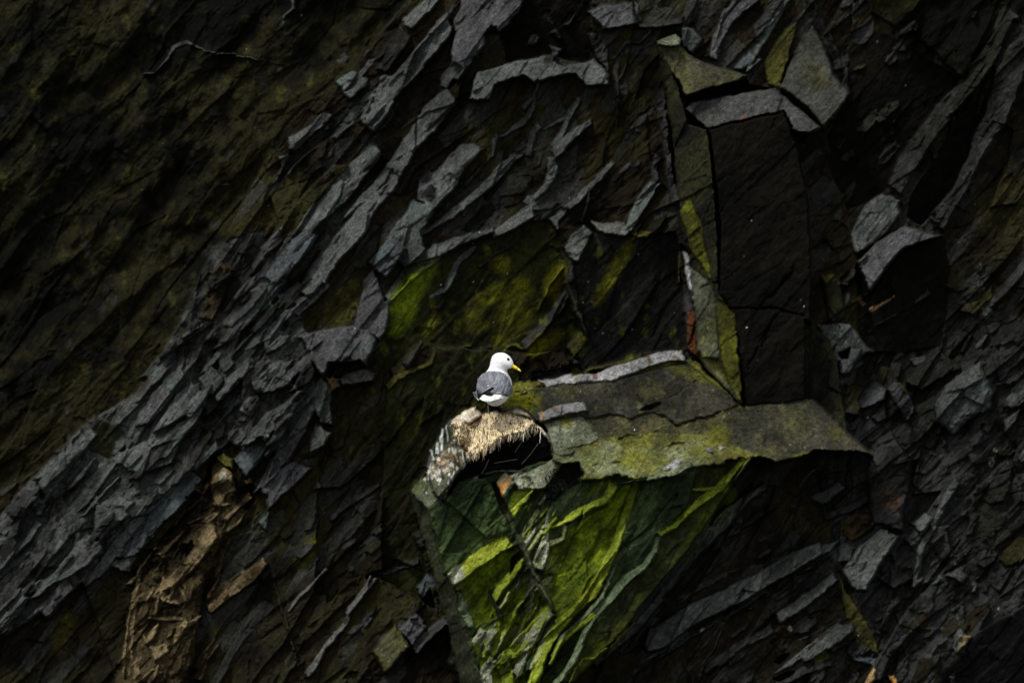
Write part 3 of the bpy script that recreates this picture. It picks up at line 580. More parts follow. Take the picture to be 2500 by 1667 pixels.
crack(pts_of('F', "480,575,6 600,570,8 760,590,8 960,632,7"), .04); crack(pts_of('F', "900,300,8 820,420,7 740,520,6"), .03); crack(pts_of('F', "760,650,8 690,790,8 600,960,7"), .03)
for q in ("1490,1170,14 1700,1360,14","1190,1040,18 1400,980,6"): crack(pts_of('K', q) if q[:4] == '1490' else pts_of('K', "1210,1030,16 1400,1010,22 1600,930,28 1800,900,22"), .06)
OP('side_block/1','L','pg',"110,930 300,880 540,845 640,960 740,1080 650,1150 360,1185 230,1185 160,1010", hp=[(a, b, c + .03) for a, b, c in LH])
blob('L','mo',370,900,70,60,-20,soft=6,alpha=.7); crack(pts_of('L',"290,930,7 340,1060,7 350,1180,7"), .03)
OP('side_block/1','L','pg',"230,1190 350,1190 460,1215 420,1250 300,1270 240,1250", p=.03, s=.6, ang=90)
OP('front_lip/1','I','pt',"0,275 -250,290 60,235 150,180 230,160 235,195 150,240", p=.03, s=.8, ang=100)
put(pts_of('L',"1380,1490 1640,1370 1760,1380 1700,1470 1560,1493"),'lg',coloronly=True,soft=4)
# the black tuft below the ledge
OP('tread/3','H','bk',"1380,335 1500,170 1600,160 1635,230 1600,290 1500,350 1450,405 1390,385", p=.02, s=.4, ang=60)
# loose slabs and stones on the ledge
PG('L','wh',"60,430 240,430 330,400 560,365 700,370 900,290 1200,200 1480,120 1650,120 1720,230 1560,240 1300,290 1130,370 880,445 540,465 320,490 150,520", hp=[(a, b, c * .8 + .16) for a, b, c in LH], oid='longslab')
for x, y, rx in ((110,480,50),(690,400,40),(1290,205,45),(1180,325,30),(1600,215,60)): blob('L','ru',x,y,rx,22,-50,soft=3,alpha=.75)
put(pts_of('L',"440,440 560,380 680,420 640,455 460,470"),'gw',coloronly=True,soft=4,alpha=.6)
PG('L','wh',"60,800 130,780 260,720 400,700 560,685 590,710 610,790 400,820 220,870 90,905", hp=[(a, b, c * .8 + .27) for a, b, c in LH], oid='smallslab')
put(pts_of('L',"60,800 130,780 260,720 400,700 560,685 590,710 610,790 400,820 220,870 90,905"),'gd',coloronly=True,soft=3,alpha=.35)
for x, y in ((115,800),(245,740),(110,860)): blob('L','or',x,y,28,16,-50,soft=2,alpha=.8)
PG('L','wh',"1440,1430 1490,1380 1580,1320 1650,1345 1600,1400 1480,1450", hp=[(a, b, c + .05) for a, b, c in LH], dome=(.04,10), oid='pebble1')
PG('L','wh',"1905,1200 1960,1175 2005,1215 2010,1245 1950,1240", hp=[(a, b, c + .04) for a, b, c in LH], dome=(.03,7), oid='pebble2')
put(pts_of('L',"1905,1200 1960,1175 2005,1215 2010,1245 1950,1240"),'gd',coloronly=True,alpha=.6)
PG('L','wh',"2050,1170 2095,1160 2120,1190 2090,1215 2060,1200", hp=[(a, b, c + .04) for a, b, c in LH], dome=(.03,7), oid='pebble3')
# ------------------------------------------------------------------ boulder that carries the nest
WOB[0] = .5
BO = 'boulder'
PG('N','gw',"565,435 640,350 740,285 860,215 960,185 1060,265 1240,235 1370,245 1500,178 1650,245 1800,400 1900,500 1960,640 1985,820 1800,900 1560,1010 1250,1040 1000,1085 820,1135 740,1090 640,1200 480,1400 420,1150 330,960 375,780 480,600",
   hp=[(1060,1040,.62),(1160,995,.78),(1330,1060,.80),(1250,1010,.80),(1130,1160,1.0),(1300,1140,1.02)], dome=(.16,26), oid=BO+'/mass/0')
PG('N','bk',"880,870 1050,770 1220,720 1300,620 1700,480 1780,440 1890,560 1960,700 1960,830 1700,940 1550,1000 1200,1000 1000,1060 820,1130 730,1080 800,960", Habs=.72, s=.25, ang=-70, oid=BO+'/hollow/0')  # hollow coloured black, painting in the shade beneath the nest
PG('N','dg',"570,430 640,470 690,570 600,640 480,770 430,880 370,790 470,640", p=-.02, s=.3, ang=170, oid=BO+'/mass/0')
for q in ("540,470,22 525,600,34 518,740,22","585,430,16 598,520,12 600,610,8","480,640,20 470,780,34","395,740,20 420,860,24","430,840,14 425,900,10"): put(ribbon_poly(pts_of('N',q)),'gu',coloronly=True,soft=1.6,alpha=.85)
PG('N','pg',"600,690 680,640 780,700 850,860 800,960 700,1080 640,1200 500,1380 380,1200 330,1000 460,830", p=.06, s=.3, ang=140, oid=BO+'/mass/0')
blob('N','iv',560,900,190,110,55,soft=6,alpha=.55); blob('N','ta',620,840,140,90,50,soft=6,alpha=.8); blob('N','tb',700,780,120,60,60,soft=5,alpha=.8); blob('N','ta',500,950,90,50,50,soft=5,alpha=.5); blob('N','td',700,920,70,50,30,soft=4,alpha=.8); blob('N','ta',510,1160,60,40,20,soft=5,alpha=.5)
for q in ("345,1020,16 352,1140,10","372,1050,10 405,1120,8","672,880,10 680,1010,14 672,1140,12","525,1010,10 528,1070,14","615,1040,5 620,1200,6","790,720,14 800,830,18 825,910,26 790,970,12","870,800,20 885,880,14","840,700,10 850,860,18","360,960,30 345,1030,30"):
    put(ribbon_poly(pts_of('N',q)),'gu',coloronly=True,soft=1.3,alpha=.95)
def specks(crop, poly, n, kinds, lo, hi, soft=1.2, alpha=.8, ar=1.6):
    P = pts_of(crop, poly); k = 0
    xs = [p[0] for p in P]; ys = [p[1] for p in P]
    while k < n:
        x = rr.uniform(min(xs), max(xs)); y = rr.uniform(min(ys), max(ys)); c = False
        for i in range(len(P)):
            a = P[i]; b = P[(i + 1) % len(P)]
            if (a[1] > y) != (b[1] > y) and x < (b[0] - a[0]) * (y - a[1]) / (b[1] - a[1]) + a[0]: c = not c
        if not c: continue
        k += 1; r_ = rr.uniform(lo, hi); an = rr.uniform(0, 6.28)
        q = [[x + math.cos(an + j * 1.05) * r_ * rr.uniform(.5, 1.3), y + math.sin(an + j * 1.05) * r_ * ar * rr.uniform(.5, 1.3)] for j in range(6)]
        put(q, rr.choice(kinds), coloronly=True, soft=soft, alpha=alpha * rr.uniform(.5, 1), wob=.3)
specks('N', "570,640 690,600 800,760 850,860 800,960 640,1080 460,1150 340,1000 460,830", 130, ['iv','gu','td','ta','tb','bk'], 1.2, 5)
specks('N', "330,960 480,820 700,1060 560,1350 200,1290", 50, ['iv','pg','td','od','gu'], 1, 4)
PG('N','iv',"640,385 660,340 740,285 860,215 960,185 1010,225 1070,275 1050,350 960,410 860,420 740,410", p=.02, s=.6, ang=100, dome=(.05,9), oid=BO+'/cap/1')
PG('N','iv',"1360,250 1430,215 1500,180 1640,240 1760,380 1880,500 1930,600 1860,560 1780,440 1700,380 1600,320 1450,290", p=.02, s=.6, ang=100, dome=(.05,9), oid=BO+'/cap/2')
blob('N','pg',1480,230,80,40,20,soft=4,alpha=.6)
NEST_POLY = "640,400 700,350 800,370 880,400 1000,330 1080,270 1240,232 1380,255 1560,280 1700,330 1810,420 1720,440 1660,520 1560,550 1400,570 1280,610 1220,690 1100,740 980,810 900,830 820,740 740,600 690,560 700,480"
PG('N','st',NEST_POLY, hp=[(1110,1030,.86),(1240,1005,.84),(1300,1030,.88),(1180,1090,1.08),(1280,1060,1.06),(1150,1110,1.08)], dome=(.14,16), oid='nest/mat/0')
specks('N', NEST_POLY, 120, ['iv','td','ta','gu','tb'], 1.2, 5); specks('N', '700,330 960,190 1060,280 1040,400 700,420', 30, ['ta','td','gu','pg'], 1, 3.5, alpha=.6); blob('N','td',900,480,240,50,15,soft=6,alpha=.75); blob('N','iv',760,380,90,60,30,soft=6,alpha=.5); blob('N','iv',1550,330,160,40,-15,soft=7,alpha=.5); blob('N','ol',850,400,50,40,0,soft=5,alpha=.5); blob('N','td',1300,260,140,30,0,soft=5,alpha=.5); blob('N','iv',1090,380,60,70,0,soft=6,alpha=.6)

specks('S', "0,0 950,0 650,320 480,740 300,980 0,1180", 420, ['ol','od','bk','bk','bk','gd','br'], 3, 17, soft=4, alpha=.5, ar=1.3)
specks('L', "-400,620 0,545 900,440 1700,240 2300,705 2900,700 3500,1130 2700,1300 1500,1490 500,1380 0,900", 300, ['ldk','ol','mo','lg','bk','gw'], 1.5, 9, soft=2.5, alpha=.4, ar=.6)
specks('S', "930,700 1340,540 1500,560 1680,860 1400,920 1100,1000 950,1200 900,900", 140, ['ml','wm','bk','mo'], 3, 12, soft=4, alpha=.4)
for k in range(150):
    x = rr.uniform(0, 2500); y = rr.uniform(0, 1667)
    if k % 3: x = rr.gauss(1450, 260); y = rr.gauss(850, 200)
    r_ = rr.uniform(.6, 1.8)
    put([[x - r_, y], [x, y - r_ * 1.3], [x + r_, y], [x, y + r_ * 1.3]], rr.choice(['gu','pa','gw']), coloronly=True, soft=1, alpha=rr.uniform(.3, .9), wob=0)
# ------------------------------------------------------------------ fractures and roughness over the whole face
fa, e1 = facets(Ub, Vb, .8, .13, 41, .6, .036)
fb, e2 = facets(Ub + .3, Vb, .26, .05, 42, .40, .010)
fc, e3 = facets(U, V, .09, .03, 43, .3, .0015)
_, _, g1, g2, e6 = cells(U / .10 + .3 * fbm(X0 * 5, Z0 * 5, 401, 3), V / .075 + .3 * fbm(X0 * 5, Z0 * 5, 402, 3), 48)
_, _, g3, g4, e7 = cells(U / .30, V / .07, 49)
crk = np.clip(1 - e6 / .07, 0, 1) * np.clip(fbm(X0 * 2.2, Z0 * 2.2, 403, 3) * 3 + .2, 0, 1)
crk2 = np.clip(1 - e7 / .06, 0, 1)
det = fa + fb + fc - .016 * np.clip(1 - e2 / .06, 0, 1) - .028 * crk - .024 * crk2 * (g3 > 0)
rn = .030 * fbm(U * 2.2, V * 4, 51, 6, .55) + .018 * fbm(U * 6, V * 10, 57, 5, .6) + .006 * fbm(X0 * 30, Z0 * 30, 63, 3, .6)
fe, e5 = facets(Ub * .9 + Vb * .3, Vb * .95 - Ub * .25, .33, .16, 47, .45, .010)
H += FA * (det * .75 + fe * .8) + RA * rn * .8
bmw = np.clip(RA - .95, 0, .6) / .6
hol = fbm(U * 1.1, V * 2.2, 301, 4, .55)
H += bmw * .24 * np.minimum(hol, .08) * 2
n1 = fbm(U * 2.5, V * 5, 71, 5, .6); n2 = fbm(X0 * 14, Z0 * 14, 75, 4, .65)
n3 = fbm(U * 1.1 + 4, V * 2.4, 131, 5, .6)
t = np.clip(.5 + 1.3 * n1 + .8 * n2 + .9 * n3 - bmw * 1.2 * (hol - .05), 0, 1)[..., None]  # hollows of the rough rock also tinted darker, standing in for shade
COL = C * (1 - t) + C2 * t
# clean grey beds and olive-brown staining alternate inside the dark rock
brw = np.clip(1 - np.abs(C[..., 0] - .016) / .012, 0, 1) * (FA > .6)
gsel = np.clip((g4 + .25 * n2 - .25) * 6, 0, 1) * brw * .75
COL += (np.array((.029, .031, .028), f32) - COL) * gsel[..., None]
osel = np.clip(fbm(X0 * 1.3 + 5, Z0 * 1.3, 205, 5, .65) * 3 - .1, 0, 1) * brw * (1 - gsel) * .7
COL += (np.array((.025, .0225, .0060), f32) - COL) * osel[..., None]
# soften the one-cell stair steps
def blur(a):
    b = a.copy(); b[1:-1, 1:-1] = (a[1:-1, 1:-1] * 4 + a[:-2, 1:-1] * 2 + a[2:, 1:-1] * 2 + a[1:-1, :-2] * 2 + a[1:-1, 2:] * 2 + a[:-2, :-2] + a[2:, 2:] + a[:-2, 2:] + a[2:, :-2]) / 16
    return b
H = blur(H)
kk = (D - H) / D
VX, VY, VZ = X0 * kk, -H, Z0 * kk
def hat(px, py):
    i = int(np.clip(np.searchsorted(ax, px), 0, NX - 1)); j = int(np.clip(np.searchsorted(ay, py), 0, NY - 1)); return float(H[j, i])
def wpt(px, py, h):
    k_ = (D - h) / D; return Vector(((px - 1250) * S * k_, -h, (833.5 - py) * S * k_))

# ------------------------------------------------------------------ materials
def new_mat(name):
    m = bpy.data.materials.new(name); m.use_nodes = True; nt = m.node_tree; return m, nt, nt.nodes, nt.links, nt.nodes['Principled BSDF']
def rock_material():
    m, nt, N, Lk, B = new_mat('rock')
    at = N.new('ShaderNodeAttribute'); at.attribute_name = 'col'
    sp = N.new('ShaderNodeAttribute'); sp.attribute_name = 'speck'
    tc = N.new('ShaderNodeTexCoord')
    def noise(scale, det, rough=.6):
        n = N.new('ShaderNodeTexNoise'); n.inputs['Scale'].default_value = scale; n.inputs['Detail'].default_value = det; n.inputs['Roughness'].default_value = rough
        Lk.new(tc.outputs['Object'], n.inputs['Vector']); return n
    na = noise(38, 10, .78); nb = noise(120, 5, .75)
    def mr(src, a, b, c, d):
        n = N.new('ShaderNodeMapRange'); n.inputs[1].default_value = a; n.inputs[2].default_value = b; n.inputs[3].default_value = c; n.inputs[4].default_value = d
        Lk.new(src, n.inputs[0]); return n.outputs[0]
    def ma(op, a, b):
        n = N.new('ShaderNodeMath'); n.operation = op
        for i, v in enumerate((a, b)):
            if isinstance(v, (int, float)): n.inputs[i].default_value = v
            else: Lk.new(v, n.inputs[i])
        return n.outputs[0]
    mp = N.new('ShaderNodeMapping'); mp.vector_type = 'POINT'; mp.inputs['Rotation'].default_value = (0, TH, 0); mp.inputs['Scale'].default_value = (1, 1, 1)
    mp2 = N.new('ShaderNodeMapping'); mp2.inputs['Scale'].default_value = (.28, 1, 1.3)
    Lk.new(tc.outputs['Object'], mp.inputs['Vector']); Lk.new(mp.outputs[0], mp2.inputs['Vector'])
    nc = N.new('ShaderNodeTexNoise'); nc.inputs['Scale'].default_value = 46; nc.inputs['Detail'].default_value = 6; nc.inputs['Roughness'].default_value = .7; Lk.new(mp2.outputs[0], nc.inputs['Vector'])
    f = ma('MULTIPLY', ma('MULTIPLY', mr(na.outputs[0], .32, .68, .30, 1.75), mr(nb.outputs[0], .3, .7, .6, 1.4)), mr(nc.outputs[0], .32, .68, .6, 1.4))
    s_ = ma('MULTIPLY', mr(nb.outputs[0], .58, .72, 0, 2.2), sp.outputs['Fac'])
    f2 = ma('ADD', f, s_)
    mul = N.new('ShaderNodeVectorMath'); mul.operation = 'SCALE'; Lk.new(at.outputs['Color'], mul.inputs[0]); Lk.new(f2, mul.inputs['Scale'])
    Lk.new(mul.outputs[0], B.inputs['Base Color'])
    B.inputs['Roughness'].default_value = .8; B.inputs['Specular IOR Level'].default_value = .05
    b1 = N.new('ShaderNodeBump'); b1.inputs['Strength'].default_value = .7; b1.inputs['Distance'].default_value = .009; Lk.new(na.outputs[0], b1.inputs['Height'])
    b2 = N.new('ShaderNodeBump'); b2.inputs['Strength'].default_value = .6; b2.inputs['Distance'].default_value = .002; Lk.new(nb.outputs[0], b2.inputs['Height']); Lk.new(b1.outputs[0], b2.inputs['Normal'])
    b3 = N.new('ShaderNodeBump'); b3.inputs['Strength'].default_value = .8; b3.inputs['Distance'].default_value = .010; Lk.new(nc.outputs[0], b3.inputs['Height']); Lk.new(b2.outputs[0], b3.inputs['Normal'])
    Lk.new(b3.outputs[0], B.inputs['Normal'])
    return m
ROCK = rock_material()
def plain(name, col, rough=.5, var=.15, scale=60, spec=.3):
    m, nt, N, Lk, B = new_mat(name)
    tc = N.new('ShaderNodeTexCoord'); n = N.new('ShaderNodeTexNoise'); n.inputs['Scale'].default_value = scale; n.inputs['Detail'].default_value = 5
    Lk.new(tc.outputs['Object'], n.inputs['Vector'])
    r = N.new('ShaderNodeValToRGB'); r.color_ramp.elements[0].position = .3; r.color_ramp.elements[1].position = .7
    r.color_ramp.elements[0].color = tuple(c * (1 - var) for c in col) + (1,); r.color_ramp.elements[1].color = tuple(min(1, c * (1 + var)) for c in col) + (1,)
    Lk.new(n.outputs[0], r.inputs[0]); Lk.new(r.outputs[0], B.inputs['Base Color']); B.inputs['Roughness'].default_value = rough; B.inputs['Specular IOR Level'].default_value = spec
    return m
def vcol_mat(name, rough=.7):
    m, nt, N, Lk, B = new_mat(name); at = N.new('ShaderNodeAttribute'); at.attribute_name = 'col'
    tc = N.new('ShaderNodeTexCoord'); n = N.new('ShaderNodeTexNoise'); n.inputs['Scale'].default_value = 180; n.inputs['Detail'].default_value = 4
    mp = N.new('ShaderNodeMapping'); mp.inputs['Scale'].default_value = (1, 1, .35); Lk.new(tc.outputs['Object'], mp.inputs[0]); Lk.new(mp.outputs[0], n.inputs['Vector'])
    mr = N.new('ShaderNodeMapRange'); mr.inputs[1].default_value = .3; mr.inputs[2].default_value = .7; mr.inputs[3].default_value = .85; mr.inputs[4].default_value = 1.12
    Lk.new(n.outputs[0], mr.inputs[0]); mul = N.new('ShaderNodeVectorMath'); mul.operation = 'SCALE'; Lk.new(at.outputs['Color'], mul.inputs[0]); Lk.new(mr.outputs[0], mul.inputs['Scale'])
    Lk.new(mul.outputs[0], B.inputs['Base Color']); B.inputs['Roughness'].default_value = rough; B.inputs['Specular IOR Level'].default_value = .05
    return m

# ------------------------------------------------------------------ mesh writers
def mesh_np(name, co, faces, mat, col=None, speck=None, smooth=True, parent=None):
    me = bpy.data.meshes.new(name); n = len(faces)
    me.vertices.add(len(co)); me.vertices.foreach_set('co', np.ascontiguousarray(co, f32).ravel())
    me.loops.add(n * 4); me.loops.foreach_set('vertex_index', np.ascontiguousarray(faces, np.int32).ravel())
    me.polygons.add(n); me.polygons.foreach_set('loop_start', np.arange(0, n * 4, 4, dtype=np.int32)); me.polygons.foreach_set('loop_total', np.full(n, 4, np.int32))
    me.polygons.foreach_set('use_smooth', np.full(n, smooth))
    if col is not None:
        a = me.attributes.new('col', 'FLOAT_COLOR', 'POINT'); c4 = np.ones((len(co), 4), f32); c4[:, :3] = col; a.data.foreach_set('color', c4.ravel())
    if speck is not None:
        a = me.attributes.new('speck', 'FLOAT', 'POINT'); a.data.foreach_set('value', np.ascontiguousarray(speck, f32))
    me.update(calc_edges=True); me.validate()
    me.materials.append(mat)
    o = bpy.data.objects.new(name, me); scene.collection.objects.link(o); o.parent = parent
    return o
def skirt(co, faces, depth, extra):
    """close a shell: push its rim back by depth"""
    e = np.concatenate([faces[:, [0, 1]], faces[:, [1, 2]], faces[:, [2, 3]], faces[:, [3, 0]]]); es = np.sort(e, 1)
    key = es[:, 0].astype(np.int64) * len(co) + es[:, 1]; u, idx, cnt = np.unique(key, return_index=True, return_counts=True)
    b = e[idx[cnt == 1]]; rim = np.unique(b); mp = np.full(len(co), -1); mp[rim] = np.arange(len(rim)) + len(co)
    back = co[rim].copy(); back[:, 1] += depth
    q = np.stack([b[:, 1], b[:, 0], mp[b[:, 0]], mp[b[:, 1]]], 1)
    return np.concatenate([co, back]), np.concatenate([faces, q]), [np.concatenate([a, a[rim]]) for a in extra]
def tube_data(path, radii, n=6):
    co = []; fc = []; P = [Vector(p) for p in path]
    for i, p in enumerate(P):
        t = (P[min(i + 1, len(P) - 1)] - P[max(i - 1, 0)]).normalized(); a = t.orthogonal().normalized(); b = t.cross(a)
        for k in range(n):
            an = k * math.tau / n; co.append(p + (a * math.cos(an) + b * math.sin(an)) * radii[i])
    for i in range(len(P) - 1):
        for k in range(n): fc.append((i * n + k, i * n + (k + 1) % n, (i + 1) * n + (k + 1) % n, (i + 1) * n + k))
    return co, fc
def tubes(name, items, mat, parent=None, n=5, smooth=True):
    co = []; fc = []
    for path, radii in items:
        c, f = tube_data(path, radii, n); o = len(co); co += c; fc += [tuple(i + o for i in q) for q in f]
    me = bpy.data.meshes.new(name); me.from_pydata([tuple(c) for c in co], [], fc); me.materials.append(mat)
    me.polygons.foreach_set('use_smooth', [smooth] * len(me.polygons))
    o = bpy.data.objects.new(name, me); scene.collection.objects.link(o); o.parent = parent; return o
def tag(o, label=None, cat=None, group=None, kind=None):
    if label: o['label'] = label
    if cat: o['category'] = cat
    if group: o['group'] = group
    if kind: o['kind'] = kind
    return o
def empty(name, loc=(0, 0, 0)):
    o = bpy.data.objects.new(name, None); o.location = loc; o.empty_display_size = .1; scene.collection.objects.link(o); return o

# ------------------------------------------------------------------ cut the relief into its rocks
idx = np.arange(NY * NX, dtype=np.int32).reshape(NY, NX)
quad = np.stack([idx[1:, :-1], idx[1:, 1:], idx[:-1, 1:], idx[:-1, :-1]], -1).reshape(-1, 4)
Hf = H.ravel(); If = ID.ravel()
qi = If[quad[np.arange(len(quad)), np.argmax(Hf[quad], axis=1)]]
ALL = np.stack([VX.ravel(), VY.ravel(), VZ.ravel()], 1); CF = COL.reshape(-1, 3); SF = SP.ravel()
INFO = {
 'longslab': ('rock_slab', 'long pale grey rust-spotted slab lying along the back of the mossy ledge', 'rock slab'),
 'smallslab': ('rock_slab', 'short pale grey slab with orange spots just right of the nest', 'rock slab'),
 'pebble1': ('stone', 'largest pale stone at the front lip of the yellow-green ledge', 'stone'),
 'pebble2': ('stone', 'dull grey stone beside a smaller white one on the yellow-green ledge', 'stone'),
 'pebble3': ('stone', 'smallest white stone, rightmost on the yellow-green ledge', 'stone'),
 'greenblock': ('rock_block', 'angular olive-green block wedged at the bottom, left of the mossy outcrop', 'rock block'),
 'roofslab': ('rock_slab', 'thick dark grey slab roofing the tall black recess right of the pillar', 'rock slab'),
 'greysplinter': ('rock_splinter', 'thin pale grey splinter standing against the mossy pillar above the rust-red stone', 'rock splinter'),
 'ruststone': ('stone', 'upright stone with rust-red face at the foot of the mossy pillar', 'stone'),
 'outcrop': ('rock_outcrop', 'large outcrop with flat mossy ledge and bright lime-green veined front below the bird', 'rock outcrop'),
 'pillar': ('rock_pillar', 'tall leaning rock pillar streaked yellow-green at the right end of the ledge', 'rock pillar'),
 'boulder': ('boulder', 'domed boulder streaked with white droppings and hollowed black beneath the nest', 'boulder'),
 'fin': ('rock_fin', 'brown crusted fin of ribbed rock with pale lichen spots in the lower left', 'rock fin'),
 'nest': ('nest', 'straw-coloured matted grass nest under the standing gull', 'nest'),
}
ROOT = {}
cliff_root = empty('cliff'); tag(cliff_root, 'dark cliff of steep slanting slate beds filling the whole picture', kind='structure'); ROOT['cliff'] = cliff_root
for k, (nm, lb, ct) in INFO.items():
    if any(s_.startswith(k + '/') for s_ in IDS): ROOT[k] = tag(empty(nm), lb, ct, kind='thing')
groups = {}
for i, s_ in enumerate(IDS): groups[i] = s_
for i, s_ in groups.items():
    m = qi == i
    if m.sum() < 6: continue
    q = quad[m]; u, inv = np.unique(q, return_inverse=True); inv = inv.reshape(q.shape)
    co = ALL[u]; col = CF[u]; sk = SF[u]; top = s_.split('/')[0]
    if s_ != 'cliff': co, inv, (col, sk) = skirt(co, inv, .10 if top == 'cliff' else .16, [col, sk])
    nm = 'cliff_face' if s_ == 'cliff' else (s_.split('/')[1] if '/' in s_ else INFO[s_][0])
    par = ROOT.get(top) if ('/' in s_ or s_ == 'cliff') else None
    o = mesh_np(nm, co, inv, ROCK, col, sk, parent=par)
    if par is None: tag(o, INFO[s_][1], INFO[s_][2], kind='thing', group='small loose stones on the mossy ledge' if s_.startswith('pebble') else None)

# ------------------------------------------------------------------ nest: hanging grass
rnd = random.Random(5)
ST1 = plain('straw', (.84, .62, .36), .8, .4, 40, .1); ST2 = plain('straw_dark', (.16, .10, .045), .85, .4, 40, .1); ST3 = plain('droppings', (.88, .76, .58), .7, .2, 40, .2)
npoly = pts_of('N', NEST_POLY)
nx = [p[0] for p in npoly]; nyv = [p[1] for p in npoly]
def inside(x, y, P):
    c = False
    for i in range(len(P)):
        a = P[i]; b = P[(i + 1) % len(P)]
        if (a[1] > y) != (b[1] > y) and x < (b[0] - a[0]) * (y - a[1]) / (b[1] - a[1]) + a[0]: c = not c
    return c
its = {0: [], 1: [], 2: []}
tries = 0
while len(its[0]) + len(its[1]) + len(its[2]) < 1500 and tries < 20000:
    tries += 1
    x = rnd.uniform(min(nx), max(nx)); y = rnd.uniform(min(nyv), max(nyv))
    if not inside(x, y, npoly): continue
    h = hat(x, y) + .002; n = 6
    ln = rnd.uniform(4, 12) if rnd.random() < .75 else rnd.uniform(10, 24)
    low = not inside(x, y + 9, npoly)
    if low: ln *= 1.25
    dx = rnd.gauss(0, 3.0); path = []; cur = h
    for k in range(n):
        t_ = k / (n - 1); px = x + dx * t_ + rnd.gauss(0, .9); py = y + ln * t_
        cur = max(cur - .004 if low else cur - .02, min(hat(px, py), cur + .02)) + rnd.uniform(0, .004); path.append(wpt(px, py, cur + .004 * math.sin(t_ * 3)))
    r0 = rnd.uniform(.0016, .0034); c_ = rnd.random()
    its[0 if c_ < .55 else (1 if c_ < .78 else 2)].append((path, [r0 * (1 - .75 * k / (n - 1)) for k in range(n)]))
for k, (mt, nm) in enumerate(((ST1, 'hanging_grass'), (ST2, 'dark_grass'), (ST3, 'whitened_grass'))):
    tag(tubes(nm, its[k], mt, ROOT['nest'], 4), kind='stuff')
# long drips at the fringe
fr = []
for x0_, y0_, ln in ((1170,720,60),(1205,690,60),(1215,660,80),(1300,590,60),(1325,600,30),(1430,560,60),(1470,570,70),(1500,560,60),(1530,520,60),(1600,540,90),(1580,500,70),(1815,500,150),(1840,470,60),(1060,740,50),(960,800,60),(930,790,70),(1110,730,60),(1400,570,60),(1650,500,40)):
    a = pts_of('N', "%f,%f" % (x0_, y0_))[0]; l_ = ln * CR['N'][2]; h = hat(a[0], a[1] - 6) + .01; path = []
    for k in range(6):
        t_ = k / 5; path.append(wpt(a[0] + rnd.gauss(0, .7) - 1.5 * t_, a[1] - 3 + (l_ + 3) * t_, h - .01 * t_))
    fr.append((path, [.0032, .003, .003, .0026, .002, .0014]))
for it in fr: tubes('grass_drip', [it], ST3, ROOT['nest'], 5)
QU = plain('pale_stem', (.14, .14, .11), .6, .3, 40)
for q in ("1480,770 1560,650 1640,520","1570,920 1680,800 1785,655","1210,910 1350,885 1515,858","1040,1060 1100,960 1140,860","1730,560 1760,520 1790,490","1630,620 1670,560"):
    P = pts_of('N', q); path = [wpt(p[0], p[1], hat(p[0], p[1]) + .012) for p in P]; tubes('stem', [(path, [.0022] * len(path))], QU, ROOT['nest'], 5)

# ------------------------------------------------------------------ the dark weedy tuft under the ledge
TF = plain('dark_weed', (.012, .016, .009), .8, .5, 60, .1); its = []
tp = pts_of('M', "1640,390 1760,300 1840,245 1960,240 2060,280 2090,360 2060,440 1980,500 1900,530 1780,560 1700,540 1650,470")
while len(its) < 420:
    x = rnd.uniform(min(p[0] for p in tp), max(p[0] for p in tp)); y = rnd.uniform(min(p[1] for p in tp), max(p[1] for p in tp))
    if not inside(x, y, tp): continue
    h = hat(x, y); a = rnd.uniform(0, math.tau); l_ = rnd.uniform(3, 9)
    its.append(([wpt(x, y, h - .004), wpt(x + math.cos(a) * l_ * .5, y + math.sin(a) * l_ * .5, h + .018), wpt(x + math.cos(a) * l_, y + math.sin(a) * l_ + 2, h + .022)], [.0026, .002, .0006]))
tag(tubes('weed_tuft', its, TF, None, 4), 'small black weedy tuft clinging to the rock right below the front of the ledge', 'weed tuft', kind='stuff')
# ------------------------------------------------------------------ the bird
BX, BY = 1100, 830; BK = 240 / 1882.
HB = .93 * HS                                              # how far the bird's middle stands out from the wall
U1 = BK * S                                           # metres per enlarged pixel
def bp(x, y, h): return wpt(BX + x * BK, BY + y * BK, HB + h)
# chain of balls: x, y (enlarged px), h (m toward the lens), radius (enlarged px)
chains = [
 [(835,1110,.062,140),(850,1060,.035,205),(856,985,.010,270),(852,905,-.020,306),(862,830,-.045,280),(880,740,-.055,235),(898,640,-.058,190),(915,540,-.055,172),(925,460,-.050,166),(935,405,-.046,163)],
 [(935,405,-.046,163),(985,400,-.042,158),(1035,415,-.038,142),(1085,440,-.033,112),(1125,466,-.030,82),(1155,486,-.028,50)],
 [(935,470,-.046,160),(1000,500,-.040,110)],
 [(900,760,-.060,230),(940,840,-.070,235),(960,930,-.060,225)],
]
balls = []
for ch in chains:
    for a, b in zip(ch[:-1], ch[1:]):
        for k in range(5):
            t_ = k / 5; balls.append(tuple(a[i] + (b[i] - a[i]) * t_ for i in range(4)))
    balls.append(ch[-1])
BA = np.array(balls)
def bird_front(x, y, infl=0.0):
    """nearest surface of the body towards the lens, metres, at enlarged px (arrays)"""
    best = np.full(np.shape(x), -9.0)
    for bx_, by_, bh, br in BA:
        r = br + infl; d2 = (x - bx_) ** 2 + (y - by_) ** 2; q = r * r - d2
        best = np.where(q > 0, np.maximum(best, bh + np.sqrt(np.maximum(q, 0)) * U1), best)
    return best
import bmesh
bm = bmesh.new()
for bx_, by_, bh, br in balls:
    r = bmesh.ops.create_icosphere(bm, subdivisions=3, radius=br * U1)
    bmesh.ops.translate(bm, verts=r['verts'], vec=bp(bx_, by_, bh))
me = bpy.data.meshes.new('body'); bm.to_mesh(me); bm.free()
tmp = bpy.data.objects.new('tmp', me); scene.collection.objects.link(tmp)
md = tmp.modifiers.new('r', 'REMESH'); md.mode = 'VOXEL'; md.voxel_size = .0032; md.use_smooth_shade = True
